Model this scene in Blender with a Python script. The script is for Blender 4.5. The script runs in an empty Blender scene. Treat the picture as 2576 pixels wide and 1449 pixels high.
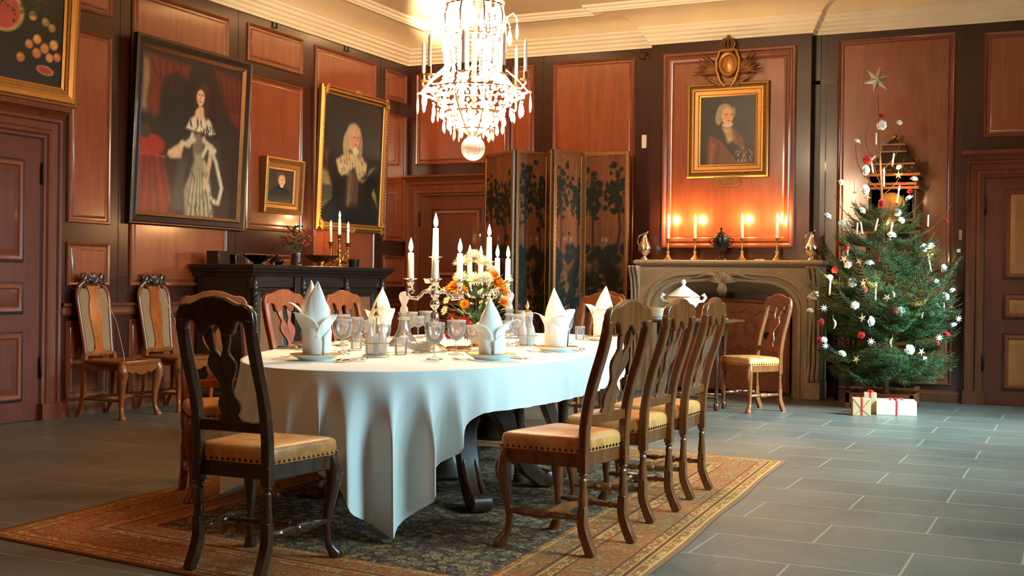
import bpy, math, random
import numpy as np
from mathutils import Matrix, Vector
random.seed(7)
SC = bpy.context.scene
COL = SC.collection
PI = math.pi
I4 = Matrix.Identity(4)
def T(x, y, z): return Matrix.Translation((x, y, z))
def RZ(a): return Matrix.Rotation(a, 4, 'Z')
def RX(a): return Matrix.Rotation(a, 4, 'X')
def RY(a): return Matrix.Rotation(a, 4, 'Y')
def basis(o, x, y, z):
    return Matrix(((x[0], y[0], z[0], o[0]), (x[1], y[1], z[1], o[1]), (x[2], y[2], z[2], o[2]), (0, 0, 0, 1)))
def on_left(y, z, x=0.0): return basis((x, y, z), (0, 1, 0), (0, 0, 1), (1, 0, 0))   # local x right, y up, z out of the wall
def on_back(x, z, y=0.0): return basis((x, y, z), (1, 0, 0), (0, 0, 1), (0, -1, 0))

# ------------------------------------------------------------------ mesh builder
class B:
    def __init__(s): s.v = []; s.f = []; s.m = []; s.t = I4
    def add(s, vs, fs, mat=0, t=None):
        n = len(s.v); M = s.t if t is None else s.t @ t
        s.v += [tuple(M @ Vector(p)) for p in vs]
        s.f += [tuple(i + n for i in q) for q in fs]; s.m += [mat] * len(fs)
        return s
    def box(s, a, b, mat=0, t=None):
        x0, y0, z0 = a; x1, y1, z1 = b
        v = [(x0, y0, z0), (x1, y0, z0), (x1, y1, z0), (x0, y1, z0), (x0, y0, z1), (x1, y0, z1), (x1, y1, z1), (x0, y1, z1)]
        return s.add(v, [(3, 2, 1, 0), (4, 5, 6, 7), (0, 1, 5, 4), (1, 2, 6, 5), (2, 3, 7, 6), (3, 0, 4, 7)], mat, t)
    def rings(s, R, mat=0, closed=True, caps=True, t=None):
        n = len(R[0]); v = [p for r in R for p in r]; f = []
        for k in range(len(R) - 1):
            for i in range(n if closed else n - 1):
                j = (i + 1) % n
                f.append((k * n + i, k * n + j, (k + 1) * n + j, (k + 1) * n + i))
        if caps and closed:
            f.append(tuple(range(n - 1, -1, -1))); f.append(tuple((len(R) - 1) * n + i for i in range(n)))
        return s.add(v, f, mat, t)
    def lathe(s, prof, n=20, at=(0, 0, 0), mat=0, t=None, caps=True, lobes=0, lob=0.0):
        R = []
        for r, z in prof:
            r = max(r, 1e-4)
            R.append([(at[0] + r * (1 + lob * math.cos(lobes * 2 * PI * i / n)) * math.cos(2 * PI * i / n),
                       at[1] + r * (1 + lob * math.cos(lobes * 2 * PI * i / n)) * math.sin(2 * PI * i / n), at[2] + z) for i in range(n)])
        return s.rings(R, mat, True, caps, t)
    def tube(s, pts, r, n=8, mat=0, t=None, caps=True):
        P = [Vector(p) for p in pts]; k = len(P)
        rr = [r] * k if not isinstance(r, (list, tuple)) else list(r)
        tan = [(P[min(i + 1, k - 1)] - P[max(i - 1, 0)]).normalized() for i in range(k)]
        up = Vector((0, 0, 1)) if abs(tan[0].z) < .9 else Vector((1, 0, 0))
        a = tan[0].cross(up).normalized(); R = []
        for i in range(k):
            a = (a - tan[i] * a.dot(tan[i])).normalized(); b = tan[i].cross(a)
            ra, rb = rr[i] if isinstance(rr[i], (list, tuple)) else (rr[i], rr[i])
            R.append([tuple(P[i] + a * ra * math.cos(2 * PI * j / n) + b * rb * math.sin(2 * PI * j / n)) for j in range(n)])
        return s.rings(R, mat, True, caps, t)
    def ribbon(s, pts, w, d, side=(1, 0, 0), mat=0, t=None):
        P = [Vector(p) for p in pts]; S = Vector(side).normalized(); k = len(P); R = []
        for i in range(k):
            tn = (P[min(i + 1, k - 1)] - P[max(i - 1, 0)]).normalized(); nn = tn.cross(S).normalized()
            wi = w[i] if isinstance(w, (list, tuple)) else w; di = d[i] if isinstance(d, (list, tuple)) else d
            R.append([tuple(P[i] + S * a * wi / 2 + nn * b * di / 2) for a, b in ((-1, -1), (1, -1), (1, 1), (-1, 1))])
        return s.rings(R, mat, True, True, t)
    def prism(s, poly, z0, z1, mat=0, t=None):
        n = len(poly)
        v = [(x, y, z0) for x, y in poly] + [(x, y, z1) for x, y in poly]
        f = [tuple(range(n - 1, -1, -1)), tuple(range(n, 2 * n))] + [(i, (i + 1) % n, n + (i + 1) % n, n + i) for i in range(n)]
        return s.add(v, f, mat, t)
    def frame(s, w, h, prof, mat=0, t=None, mats=None):
        c = [(-1, -1), (1, -1), (1, 1), (-1, 1)]; v = []; f = []; m = []
        for d, o in prof: v += [(x * (w / 2 - d), y * (h / 2 - d), o) for x, y in c]
        for k in range(len(prof) - 1):
            for i in range(4):
                j = (i + 1) % 4; f.append((4 * k + i, 4 * k + j, 4 * k + 4 + j, 4 * k + 4 + i)); m.append(mats[k] if mats else mat)
        n0 = len(s.m); s.add(v, f, mat, t); s.m[n0:] = m
        return s
    def grid(s, fn, nu, nv, mat=0, t=None, loop=False):
        v = [fn(i / nu, j / nv) for j in range(nv + 1) for i in range(nu + 1)]
        f = [(j * (nu + 1) + i, j * (nu + 1) + i + 1, (j + 1) * (nu + 1) + i + 1, (j + 1) * (nu + 1) + i) for j in range(nv) for i in range(nu)]
        return s.add(v, f, mat, t)
    def ball(s, c, r, n=10, mat=0, t=None, sz=1.0):
        k = max(4, n // 2 + 1)
        return s.lathe([(r * math.sin(PI * i / k), -r * sz * math.cos(PI * i / k)) for i in range(k + 1)], n, c, mat, t)
    def build(s, name, mats, parent=None, bevel=0, seg=2, sharp=38, sub=0, solid=0, uv=None):
        me = bpy.data.meshes.new(name); me.from_pydata(s.v, [], s.f)
        if not isinstance(mats, (list, tuple)): mats = [mats]
        for m in mats: me.materials.append(m)
        if len(mats) > 1: me.polygons.foreach_set('material_index', s.m)
        me.polygons.foreach_set('use_smooth', [True] * len(me.polygons)); me.update()
        if sharp and not sub: me.set_sharp_from_angle(angle=math.radians(sharp))
        o = bpy.data.objects.new(name, me); COL.objects.link(o)
        if parent: o.parent = parent
        if solid:
            k = o.modifiers.new('thick', 'SOLIDIFY'); k.thickness = solid; k.offset = 0
        if bevel:
            k = o.modifiers.new('bev', 'BEVEL'); k.width = bevel; k.segments = seg; k.limit_method = 'ANGLE'; k.angle_limit = .7
        if sub:
            k = o.modifiers.new('sub', 'SUBSURF'); k.levels = sub; k.render_levels = sub
        return o

def tag(o, label=None, cat=None, group=None, kind=None):
    if label: o['label'] = label
    if cat: o['category'] = cat
    if group: o['group'] = group
    if kind: o['kind'] = kind
    return o
def empty(name, loc=(0, 0, 0), rz=0.0, label=None, cat=None, group=None):
    o = bpy.data.objects.new(name, None); o.empty_display_size = .1; COL.objects.link(o)
    o.location = loc; o.rotation_euler = (0, 0, rz)
    return tag(o, label, cat, group)
def copy_tree(o, parent=None):
    c = o.copy(); COL.objects.link(c)
    if parent: c.parent = parent
    for ch in list(o.children): copy_tree(ch, c)
    return c
def struct(o): o['kind'] = 'structure'; return o

# ------------------------------------------------------------------ materials
def srgb(r, g, b):
    f = lambda c: c / 12.92 if c <= .04045 else ((c + .055) / 1.055) ** 2.4
    return (f(r / 255), f(g / 255), f(b / 255), 1)
class N:
    """tiny node helper"""
    def __init__(s, name):
        s.mat = bpy.data.materials.new(name); s.mat.use_nodes = True
        s.nt = s.mat.node_tree; s.bsdf = s.nt.nodes['Principled BSDF']; s.out = s.nt.nodes['Material Output']
    def n(s, typ, **kw):
        nd = s.nt.nodes.new(typ)
        for k, v in kw.items():
            if hasattr(nd, k): setattr(nd, k, v)
        return nd
    def l(s, a, b): s.nt.links.new(a, b)
    def val(s, sock, v):
        if hasattr(v, 'links') or isinstance(v, bpy.types.NodeSocket): s.l(v, sock)
        else: sock.default_value = v
    def math(s, op, a, b=0.0, c=None):
        nd = s.n('ShaderNodeMath', operation=op); s.val(nd.inputs[0], a); s.val(nd.inputs[1], b)
        if c is not None: s.val(nd.inputs[2], c)
        return nd.outputs[0]
    def mix(s, fac, a, b, blend='MIX'):
        nd = s.n('ShaderNodeMix', data_type='RGBA', blend_type=blend)
        s.val(nd.inputs[0], fac); s.val(nd.inputs[6], a); s.val(nd.inputs[7], b); return nd.outputs[2]
    def ramp(s, fac, stops, interp='LINEAR'):
        nd = s.n('ShaderNodeValToRGB'); nd.color_ramp.interpolation = interp; e = nd.color_ramp.elements
        while len(e) < len(stops): e.new(.5)
        for i, (p, c) in enumerate(stops): e[i].position = p; e[i].color = c
        s.l(fac, nd.inputs[0]); return nd.outputs[0]
    def coords(s, scale=(1, 1, 1), which='Object', rot=(0, 0, 0)):
        tc = s.n('ShaderNodeTexCoord'); mp = s.n('ShaderNodeMapping'); s.l(tc.outputs[which], mp.inputs[0])
        mp.inputs['Scale'].default_value = scale; mp.inputs['Rotation'].default_value = rot; return mp.outputs[0]
    def noise(s, vec, scale=5, detail=4, rough=.55, dist=0):
        nd = s.n('ShaderNodeTexNoise'); s.l(vec, nd.inputs['Vector']); nd.inputs['Scale'].default_value = scale
        nd.inputs['Detail'].default_value = detail; nd.inputs['Roughness'].default_value = rough; nd.inputs['Distortion'].default_value = dist
        return nd.outputs['Fac']
    def bump(s, h, strength=.2, dist=.01):
        nd = s.n('ShaderNodeBump'); nd.inputs['Strength'].default_value = strength; nd.inputs['Distance'].default_value = dist
        s.l(h, nd.inputs['Height']); s.l(nd.outputs[0], s.bsdf.inputs['Normal']); return nd.outputs[0]
    def set(s, **kw):
        for k, v in kw.items(): s.val(s.bsdf.inputs[k.replace('_', ' ')], v)
        return s
def simple(name, col, rough=.5, metal=0.0, coat=0.0, var=.12, scale=30, bump=0.0, **kw):
    m = N(name); v = m.coords()
    f = m.noise(v, scale, 3)
    d = tuple(c * (1 - var) for c in col[:3]) + (1,); b = tuple(min(1, c * (1 + var)) for c in col[:3]) + (1,)
    m.set(Base_Color=m.ramp(f, [(.3, d), (.7, b)]), Roughness=rough, Metallic=metal, Coat_Weight=coat, **kw)
    if bump: m.bump(f, bump, .004)
    return m.mat
def wood(name, c1, c2, rough=.3, coat=.5, grain=(9, 9, .7), wave=.0, fine=1.0, crough=.12, spec=.5):
    m = N(name); v = m.coords(grain)
    f1 = m.noise(v, 2.2, 6, .6, .8); f2 = m.noise(v, 11 * fine, 3, .6)
    f = m.math('ADD', m.math('MULTIPLY', f1, .65), m.math('MULTIPLY', f2, .35))
    m.set(Base_Color=m.ramp(f, [(.28, c1), (.72, c2)]), Roughness=rough, Coat_Weight=coat, Coat_Roughness=crough)
    w = m.noise(m.coords((1, 1, .35)), 5, 2)
    h = m.math('ADD', m.math('MULTIPLY', f2, .12), m.math('MULTIPLY', w, wave))
    m.bump(h, .35, .006); m.bsdf.inputs['Specular IOR Level'].default_value = spec
    return m.mat
def emis(name, col, strength):
    m = N(name); m.set(Base_Color=(0, 0, 0, 1), Emission_Color=col, Emission_Strength=strength); return m.mat

M = {}
M['panel'] = wood('panel_wood', srgb(112, 51, 26), srgb(154, 77, 42), .30, .9, (6, 6, .55), .25, 1, .13)
M['stile'] = wood('stile_wood', srgb(46, 20, 14), srgb(66, 30, 20), .30, .55, (9, 9, .7), .2, 1, .18, spec=.3)
M['mould'] = wood('moulding_wood', srgb(98, 44, 22), srgb(136, 68, 34), .28, .7, (9, 9, .8), .1, 1, .12)
M['casing'] = wood('casing_wood', srgb(84, 40, 22), srgb(118, 62, 36), .36, .2, (9, 9, .8), .1, spec=.3)
M['leaf'] = wood('door_leaf_wood', srgb(78, 36, 24), srgb(104, 52, 34), .4, .12, (9, 9, .7), .1, spec=.3)
M['doorfield'] = wood('door_field_wood', srgb(126, 76, 36), srgb(164, 106, 54), .34, .4, (9, 9, .7), .1)
M['black'] = simple('black_paint', srgb(16, 12, 11), .35, coat=.4)
M['chair'] = wood('chair_walnut', srgb(70, 32, 12), srgb(134, 72, 28), .28, .3, (14, 14, 1.6), .05, 1, .10)
M['chairred'] = wood('chair_red_walnut', srgb(94, 44, 18), srgb(148, 80, 34), .28, .3, (14, 14, 1.6), .05, 1, .10, spec=.25)
M['chairdark'] = wood('chair_dark_walnut', srgb(38, 22, 14), srgb(76, 44, 25), .24, .7, (14, 14, 1.6), .05, 1, .10)
M['burl'] = wood('burl_veneer', srgb(120, 54, 18), srgb(178, 92, 34), .25, .7, (10, 10, 5), .05)
M['screenwood'] = wood('screen_leather', srgb(112, 52, 24), srgb(154, 82, 38), .4, .4, (8, 8, 5), .05)
M['oakdark'] = wood('ebonised_oak', srgb(30, 22, 19), srgb(52, 38, 30), .38, .3, (12, 12, 1), .05, spec=.3)
M['sidepanel'] = wood('sideboard_panel', srgb(120, 70, 42), srgb(150, 92, 58), .4, .2, (14, 14, .8), 0)
M['tablewood'] = wood('table_oak', srgb(40, 22, 12), srgb(78, 46, 26), .34, .3, (10, 10, 2), .05, spec=.3)
def leather():
    m = N('leather'); v = m.coords()
    f = m.noise(v, 7, 6, .65, .6); f2 = m.noise(v, 60, 3)
    m.set(Base_Color=m.ramp(f, [(.3, srgb(150, 82, 36)), (.5, srgb(198, 126, 62)), (.72, srgb(214, 156, 90))]), Roughness=.42)
    m.bump(m.math('ADD', f2, m.math('MULTIPLY', f, .8)), .25, .004); return m.mat
M['leather'] = leather()
M['brass'] = simple('brass', srgb(176, 128, 60), .3, 1.0)
M['nail'] = simple('iron_nail', srgb(84, 62, 40), .3, 1.0)
M['gold'] = simple('gilding', srgb(184, 132, 66), .42, .7, bump=.3, scale=60)
M['golddark'] = simple('old_gilding', srgb(128, 86, 44), .48, .6, bump=.4, scale=80, var=.3)
M['silver'] = simple('silver', srgb(226, 216, 204), .14, 1.0, var=.04)
M['silvergilt'] = simple('silver_gilt', srgb(222, 184, 128), .2, 1.0, var=.08, bump=.2, scale=90)
M['wax'] = simple('candle_wax', srgb(244, 234, 214), .45, var=.02, Subsurface_Weight=.3, Subsurface_Radius=(.02, .012, .006), Subsurface_Scale=.5)
M['white'] = simple('porcelain', srgb(232, 232, 226), .18, coat=.4, var=.02)
M['plasticwhite'] = simple('white_plastic', srgb(226, 214, 196), .4, var=.03)
M['iron'] = simple('black_iron', srgb(26, 22, 20), .5, .6)
M['bronze'] = simple('dark_bronze', srgb(38, 30, 26), .28, .8)
M['greyiron'] = simple('grey_urn', srgb(58, 54, 50), .26, .75)
def flame_m():
    m = N('candle_flame'); e = m.n('ShaderNodeEmission'); e.inputs[0].default_value = (1, .60, .22, 1); e.inputs[1].default_value = 40
    t = m.n('ShaderNodeBsdfTransparent'); a = m.n('ShaderNodeAddShader'); m.l(e.outputs[0], a.inputs[0]); m.l(t.outputs[0], a.inputs[1]); m.l(a.outputs[0], m.out.inputs[0]); return m.mat
M['flame'] = flame_m()
M['bulb'] = emis('chandelier_bulb', (1, .80, .55, 1), 80)
M['stone'] = simple('sandstone', srgb(156, 132, 102), .6, var=.16, scale=40, bump=.3)
M['red'] = simple('red_crepe', srgb(182, 26, 26), .6, var=.15)
M['paperwhite'] = simple('white_crepe', srgb(238, 236, 230), .7, var=.03)
M['cream'] = simple('cream_paper', srgb(222, 200, 166), .7, var=.08)
M['straw'] = simple('straw', srgb(226, 176, 118), .55, var=.12)
M['ribbon'] = simple('red_ribbon', srgb(186, 30, 34), .35, var=.06)
M['wrap'] = simple('wrapping_paper', srgb(222, 204, 176), .5, var=.04)
M['kraft'] = simple('kraft_paper', srgb(186, 148, 104), .55, var=.06)
M['needle'] = simple('spruce_needles', srgb(40, 70, 15), .65, var=.35, scale=9)
M['bark'] = simple('spruce_bark', srgb(112, 80, 52), .8, var=.3)
M['lacquer'] = simple('black_lacquer', srgb(22, 16, 14), .2, coat=.8)
M['lacqgold'] = simple('gilt_lacquer', srgb(150, 84, 34), .35, .4, var=.35, scale=24)
M['cane'] = simple('woven_cane', srgb(134, 98, 62), .6, var=.25, scale=180)
M['green'] = simple('flower_leaf', srgb(58, 92, 40), .5, var=.3, scale=40)
M['orange'] = simple('orange_petal', srgb(240, 150, 22), .6, var=.15)
M['yellow'] = simple('yellow_petal', srgb(246, 200, 60), .6, var=.1)
M['wine'] = simple('wine_red_petal', srgb(140, 20, 22), .55, var=.2)
M['petal'] = simple('white_petal', srgb(248, 240, 214), .6, var=.04)
M['coral'] = simple('coral_petal', srgb(206, 60, 40), .6, var=.2)
def ceiling_m(name, c):
    m = N(name); f = m.noise(m.coords(), 3, 5); m.set(Base_Color=m.ramp(f, [(.3, tuple(x * .92 for x in c[:3]) + (1,)), (.7, c)]), Roughness=.75)
    m.bump(m.noise(m.coords(), 40, 3), .08, .004); return m.mat
M['ceil'] = ceiling_m('ceiling_plaster', srgb(232, 206, 164))
M['plaster'] = ceiling_m('cornice_plaster', srgb(238, 222, 192))
def glass(name, frost=0.0, tint=(1, 1, 1, 1)):
    m = N(name); m.set(Base_Color=tint, Roughness=.02, IOR=1.5, Transmission_Weight=1.0)
    g = m.n('ShaderNodeBsdfTransparent'); mx = m.n('ShaderNodeMixShader')
    fr = m.n('ShaderNodeFresnel'); fr.inputs[0].default_value = 1.5
    gl = m.n('ShaderNodeBsdfGlossy'); gl.inputs['Roughness'].default_value = .03
    nz = m.noise(m.coords(), 30, 2)
    m.l(m.math('MINIMUM', m.math('MULTIPLY_ADD', fr.outputs[0], 1.25, m.math('MULTIPLY', nz, .05)), 1.0), mx.inputs[0]); m.l(g.outputs[0], mx.inputs[1]); m.l(gl.outputs[0], mx.inputs[2])
    if frost:
        tr = m.n('ShaderNodeBsdfTranslucent'); df = m.n('ShaderNodeBsdfDiffuse'); a = m.n('ShaderNodeMixShader'); a.inputs[0].default_value = .35
        m.l(tr.outputs[0], a.inputs[1]); m.l(df.outputs[0], a.inputs[2])
        b = m.n('ShaderNodeMixShader'); b.inputs[0].default_value = frost; m.l(mx.outputs[0], b.inputs[1]); m.l(a.outputs[0], b.inputs[2]); mx = b
    m.l(mx.outputs[0], m.out.inputs[0]); return m.mat
M['glass'] = glass('clear_glass', .10)
M['crystal'] = glass('cut_crystal', .42)
M['ballglass'] = glass('crystal_ball', .22)
M['pane'] = glass('window_pane', 0)

# slate floor
def floor_m():
    m = N('slate_floor'); v = m.coords()
    br = m.n('ShaderNodeTexBrick'); m.l(v, br.inputs['Vector']); br.offset = .5; br.offset_frequency = 2
    for k, x in (('Scale', 1.0), ('Mortar Size', .006), ('Mortar Smooth', .3), ('Bias', 0.0), ('Brick Width', .86), ('Row Height', .46)): br.inputs[k].default_value = x
    br.inputs['Color1'].default_value = srgb(100, 99, 94); br.inputs['Color2'].default_value = srgb(122, 119, 112); br.inputs['Mortar'].default_value = srgb(186, 172, 146)
    n1 = m.noise(v, 1.6, 5, .6); n2 = m.noise(m.coords((1, 2.2, 1)), 34, 6, .75)
    c = m.mix(.55, br.outputs['Color'], m.ramp(n1, [(.3, srgb(80, 76, 70)), (.7, srgb(126, 119, 109))]))
    c = m.mix(.62, c, m.ramp(n2, [(.35, srgb(60, 58, 52)), (.65, srgb(150, 144, 130))]), 'OVERLAY')
    n3 = m.noise(m.coords((1, 1.6, 1)), .75, 4, .6)
    c = m.mix(m.ramp(n3, [(.42, (0, 0, 0, 1)), (.66, (.26, .26, .26, 1))]), c, srgb(122, 100, 80))
    c = m.mix(m.math('MULTIPLY', br.outputs['Fac'], .22), c, srgb(176, 162, 136))
    m.set(Base_Color=c, Roughness=m.ramp(n2, [(.3, (.26, .26, .26, 1)), (.7, (.46, .46, .46, 1))]), Specular_IOR_Level=.6)
    m.bump(m.math('ADD', m.math('MULTIPLY', br.outputs['Fac'], -.6), m.math('MULTIPLY', n2, .8)), .4, .008); return m.mat
M['floor'] = floor_m()

def rug_m(W, H):
    m = N('persian_rug'); uv = m.n('ShaderNodeUVMap'); sp = m.n('ShaderNodeSeparateXYZ'); m.l(uv.outputs[0], sp.inputs[0])
    u, v = sp.outputs[0], sp.outputs[1]
    du = m.math('MINIMUM', u, m.math('SUBTRACT', W, u)); dv = m.math('MINIMUM', v, m.math('SUBTRACT', H, v)); d = m.math('MINIMUM', du, dv)
    def vor(scale, feat='F1'):
        nd = m.n('ShaderNodeTexVoronoi', feature=feat); nd.inputs['Scale'].default_value = scale; m.l(uv.outputs[0], nd.inputs['Vector']); return nd
    a = vor(17); b = vor(36); e = vor(12)
    def rosette(nd, c):
        return m.ramp(nd.outputs['Distance'], c, 'CONSTANT')
    nv = m.noise(uv.outputs[0], 42, 4, .6, 1.2)
    scroll = m.math('GREATER_THAN', nv, .53)
    field = rosette(a, [(0, srgb(176, 96, 44)), (.16, srgb(26, 24, 34)), (.22, srgb(176, 152, 92)), (.36, srgb(96, 42, 26)), (.44, srgb(22, 22, 32))])
    field = m.mix(m.math('MULTIPLY', scroll, .8), field, m.mix(a.outputs['Color'], srgb(150, 118, 62), srgb(108, 116, 96)))
    field = m.mix(m.math('LESS_THAN', b.outputs['Distance'], .2), field, m.mix(b.outputs['Color'], srgb(160, 68, 34), srgb(196, 164, 100)))
    bord = rosette(e, [(0, srgb(196, 140, 74)), (.10, srgb(62, 42, 40)), (.17, srgb(186, 138, 84)), (.28, srgb(92, 88, 74)), (.36, srgb(168, 84, 34))])
    bord = m.mix(m.math('MULTIPLY', scroll, .55), bord, srgb(206, 146, 66))
    small = rosette(b, [(0, srgb(70, 44, 36)), (.22, srgb(216, 166, 88)), (.45, srgb(176, 88, 36))])
    gold = srgb(214, 158, 76); brown = srgb(120, 52, 26)
    k = m.n('ShaderNodeValToRGB'); k.color_ramp.interpolation = 'CONSTANT'
    def band(x0, x1): return m.math('MULTIPLY', m.math('GREATER_THAN', d, x0), m.math('LESS_THAN', d, x1))
    c = field
    for x0, x1, cc in ((-1, .025, srgb(150, 84, 50)), (.025, .035, gold), (.035, .075, small), (.075, .083, gold), (.083, .10, brown), (.10, .108, gold), (.108, .15, small), (.15, .16, brown),
                       (.16, .34, bord), (.34, .35, brown), (.35, .40, small), (.40, .41, gold), (.41, .43, brown), (.43, .54, bord), (.54, .55, gold), (.55, .575, small), (.575, .585, brown)):
        c = m.mix(band(x0, x1), c, cc)
    fade = m.noise(uv.outputs[0], 1.1, 3)
    c = m.mix(m.math('MULTIPLY', fade, .4), c, srgb(140, 96, 62))
    c = m.mix(.30, c, (.03, .02, .016, 1))
    m.set(Base_Color=c, Roughness=.95, Specular_IOR_Level=.15)
    m.bump(m.noise(uv.outputs[0], 300, 2), .3, .003); return m.mat

def linen(name, col, scale=260):
    m = N(name); v = m.coords(); f = m.noise(v, scale, 2); g = m.noise(v, 3, 3)
    m.set(Base_Color=m.ramp(g, [(.3, tuple(c * .96 for c in col[:3]) + (1,)), (.7, col)]), Roughness=.85, Specular_IOR_Level=.2)
    m.bump(f, .12, .002); return m.mat
M['linen'] = linen('white_linen', srgb(226, 224, 216))
M['napkin'] = linen('napkin_linen', srgb(240, 238, 232))
def painted():
    m = N('oil_paint'); at = m.n('ShaderNodeVertexColor', layer_name='Col')
    m.set(Base_Color=at.outputs[0], Roughness=.38, Coat_Weight=.15, Coat_Roughness=.2)
    m.bump(m.noise(m.coords(), 120, 3), .15, .002); return m.mat
M['paint'] = painted()
def screen_m():
    m = N('painted_leather_screen'); at = m.n('ShaderNodeVertexColor', layer_name='Col')
    m.set(Base_Color=at.outputs[0], Roughness=.7, Specular_IOR_Level=.2); m.bump(m.noise(m.coords(), 60, 3), .2, .003); return m.mat
M['screen'] = screen_m()

# ------------------------------------------------------------------ oil-painting rasteriser (flat artworks)
class Paint:
    def __init__(s, nx, ny, bg, seed=1):
        s.nx, s.ny = nx, ny; s.asp = 1.0
        g = np.meshgrid(np.linspace(0, 1, nx + 1), np.linspace(0, 1, ny + 1)); s.u, s.v = g
        s.c = np.ones((ny + 1, nx + 1, 3)) * np.array(bg, float); s.rng = np.random.RandomState(seed)
    def put(s, a, col):
        a = np.clip(a, 0, 1)[..., None]; s.c = s.c * (1 - a) + np.array(col, float) * a; return s
    def ell(s, cx, cy, rx, ry, col, soft=.25, ang=0, a=1.0):
        du, dv = s.u - cx, s.v - cy; ca, sa = math.cos(ang), math.sin(ang)
        d = np.sqrt(((du * ca + dv * sa) / rx) ** 2 + ((-du * sa + dv * ca) / ry) ** 2)
        return s.put(np.clip((1 + soft / 2 - d) / soft, 0, 1) * a, col)
    def sd(s, pts):
        P = np.array(pts, float); D = np.full(s.u.shape, 9.0); ins = np.zeros(s.u.shape, bool)
        for i in range(len(P)):
            a, b = P[i], P[(i + 1) % len(P)]; e = b - a; L = (e ** 2).sum() + 1e-12
            t = np.clip(((s.u - a[0]) * e[0] + (s.v - a[1]) * e[1]) / L, 0, 1)
            D = np.minimum(D, np.hypot(s.u - a[0] - t * e[0], s.v - a[1] - t * e[1]))
            c = ((a[1] > s.v) != (b[1] > s.v)) & (s.u < (b[0] - a[0]) * (s.v - a[1]) / (b[1] - a[1] + 1e-12) + a[0]); ins ^= c
        return np.where(ins, -D, D)
    def poly(s, pts, col, soft=.012, a=1.0): return s.put(np.clip((soft / 2 - s.sd(pts)) / soft, 0, 1) * a, col)
    def line(s, pts, w, col, soft=.008, a=1.0):
        D = np.full(s.u.shape, 9.0)
        for p, q in zip(pts[:-1], pts[1:]):
            p, q = np.array(p, float), np.array(q, float); e = q - p; t = np.clip(((s.u - p[0]) * e[0] + (s.v - p[1]) * e[1]) / ((e ** 2).sum() + 1e-12), 0, 1)
            D = np.minimum(D, np.hypot(s.u - p[0] - t * e[0], s.v - p[1] - t * e[1]))
        return s.put(np.clip((w + soft / 2 - D) / soft, 0, 1) * a, col)
    def field(s, k, seed):
        rs = np.random.RandomState(seed); out = np.zeros(s.u.shape)
        for o in range(3):
            n = k * 2 ** o; g = rs.rand(int(n) + 3, int(n) + 3)
            x, y = s.u * n, s.v * n; i, j = x.astype(int), y.astype(int); fx, fy = x - i, y - j
            fx, fy = fx * fx * (3 - 2 * fx), fy * fy * (3 - 2 * fy)
            out += (g[j, i] * (1 - fx) * (1 - fy) + g[j, i + 1] * fx * (1 - fy) + g[j + 1, i] * (1 - fx) * fy + g[j + 1, i + 1] * fx * fy) / 2 ** o
        return out / 1.75
    def mottle(s, k, amt, seed):
        f = s.field(k, seed) - .5; s.c *= (1 + amt * f)[..., None]; return s
    def streak(s, pts, col, n, seed, ang=.0, L=.05, w=.003):
        rs = np.random.RandomState(seed); P = np.array(pts); lo, hi = P.min(0), P.max(0); k = 0
        m = s.sd(pts)
        while k < n:
            x, y = lo + rs.rand(2) * (hi - lo); i, j = int(y * s.ny), int(x * s.nx)
            if m[min(i, s.ny), min(j, s.nx)] > 0: n -= .2; continue
            s.line([(x, y), (x + L * math.sin(ang + rs.randn() * .2), y - L * math.cos(ang))], w, col, .004, .85); k += 1
        return s
    def build(s, name, w, h, t, parent, mat, thick=.01):
        b = B(); n0 = (s.nx + 1) * (s.ny + 1)
        b.grid(lambda p, q: ((p - .5) * w, (q - .5) * h, 0), s.nx, s.ny, 0, t)
        e = .003
        b.box((-w / 2 - e, -h / 2 - e, -thick), (w / 2 + e, h / 2 + e, -.001), 1, t)
        o = b.build(name, [mat, M['oakdark']], parent)
        at = o.data.color_attributes.new('Col', 'FLOAT_COLOR', 'POINT')
        lin = np.clip(s.c, 0, 255) / 255.0; lin = np.where(lin <= .04045, lin / 12.92, ((lin + .055) / 1.055) ** 2.4)
        buf = np.ones((len(o.data.vertices), 4), np.float32); buf[:n0, :3] = lin.reshape(-1, 3); at.data.foreach_set('color', buf.ravel())
        return o
# ------------------------------------------------------------------ camera (pin-hole solved from the room's own lines)
cam = bpy.data.cameras.new('camera'); co = bpy.data.objects.new('camera', cam); COL.objects.link(co)
_r = (.9030, .4293, .01319); _u = (-.01366, -.00198, .99990); _f = (-.42937, .90312, -.00411)
co.matrix_world = basis((7.531, -12.787, 1.14), _r, _u, (-_f[0], -_f[1], -_f[2]))
cam.sensor_fit = 'HORIZONTAL'; cam.sensor_width = 36; cam.lens = 3033.8 / 2576 * 36; cam.clip_end = 60; cam.clip_start = .05
SC.camera = co
SC.view_settings.view_transform = 'Standard'; SC.view_settings.look = 'None'; SC.view_settings.gamma = 1; SC.view_settings.exposure = 0.0
SC.view_settings.use_curve_mapping = False

# ------------------------------------------------------------------ room shell
RX1, RY0, ZC = 8.8, -15.5, 4.14
b = B(); b.box((-.3, RY0 - .3, -.2), (RX1 + .3, .3, 0)); struct(b.build('floor', M['floor']))
b = B(); b.box((-.3, RY0 - .3, ZC), (RX1 + .3, .3, ZC + .2)); struct(b.build('ceiling', M['ceil']))
WL = struct(B().box((-.3, RY0, 0), (0, .3, ZC)).build('wall_left', M['stile']))
WB = struct(B().box((0, 0, 0), (RX1, .3, ZC)).build('wall_back', M['stile']))
WC = struct(B().box((3.19, -.15, 0), (4.93, 0, ZC)).build('wall_chimney', M['stile']))
struct(B().box((0, RY0 - .3, 0), (RX1, RY0, ZC)).build('wall_front', M['panel']))
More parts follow.
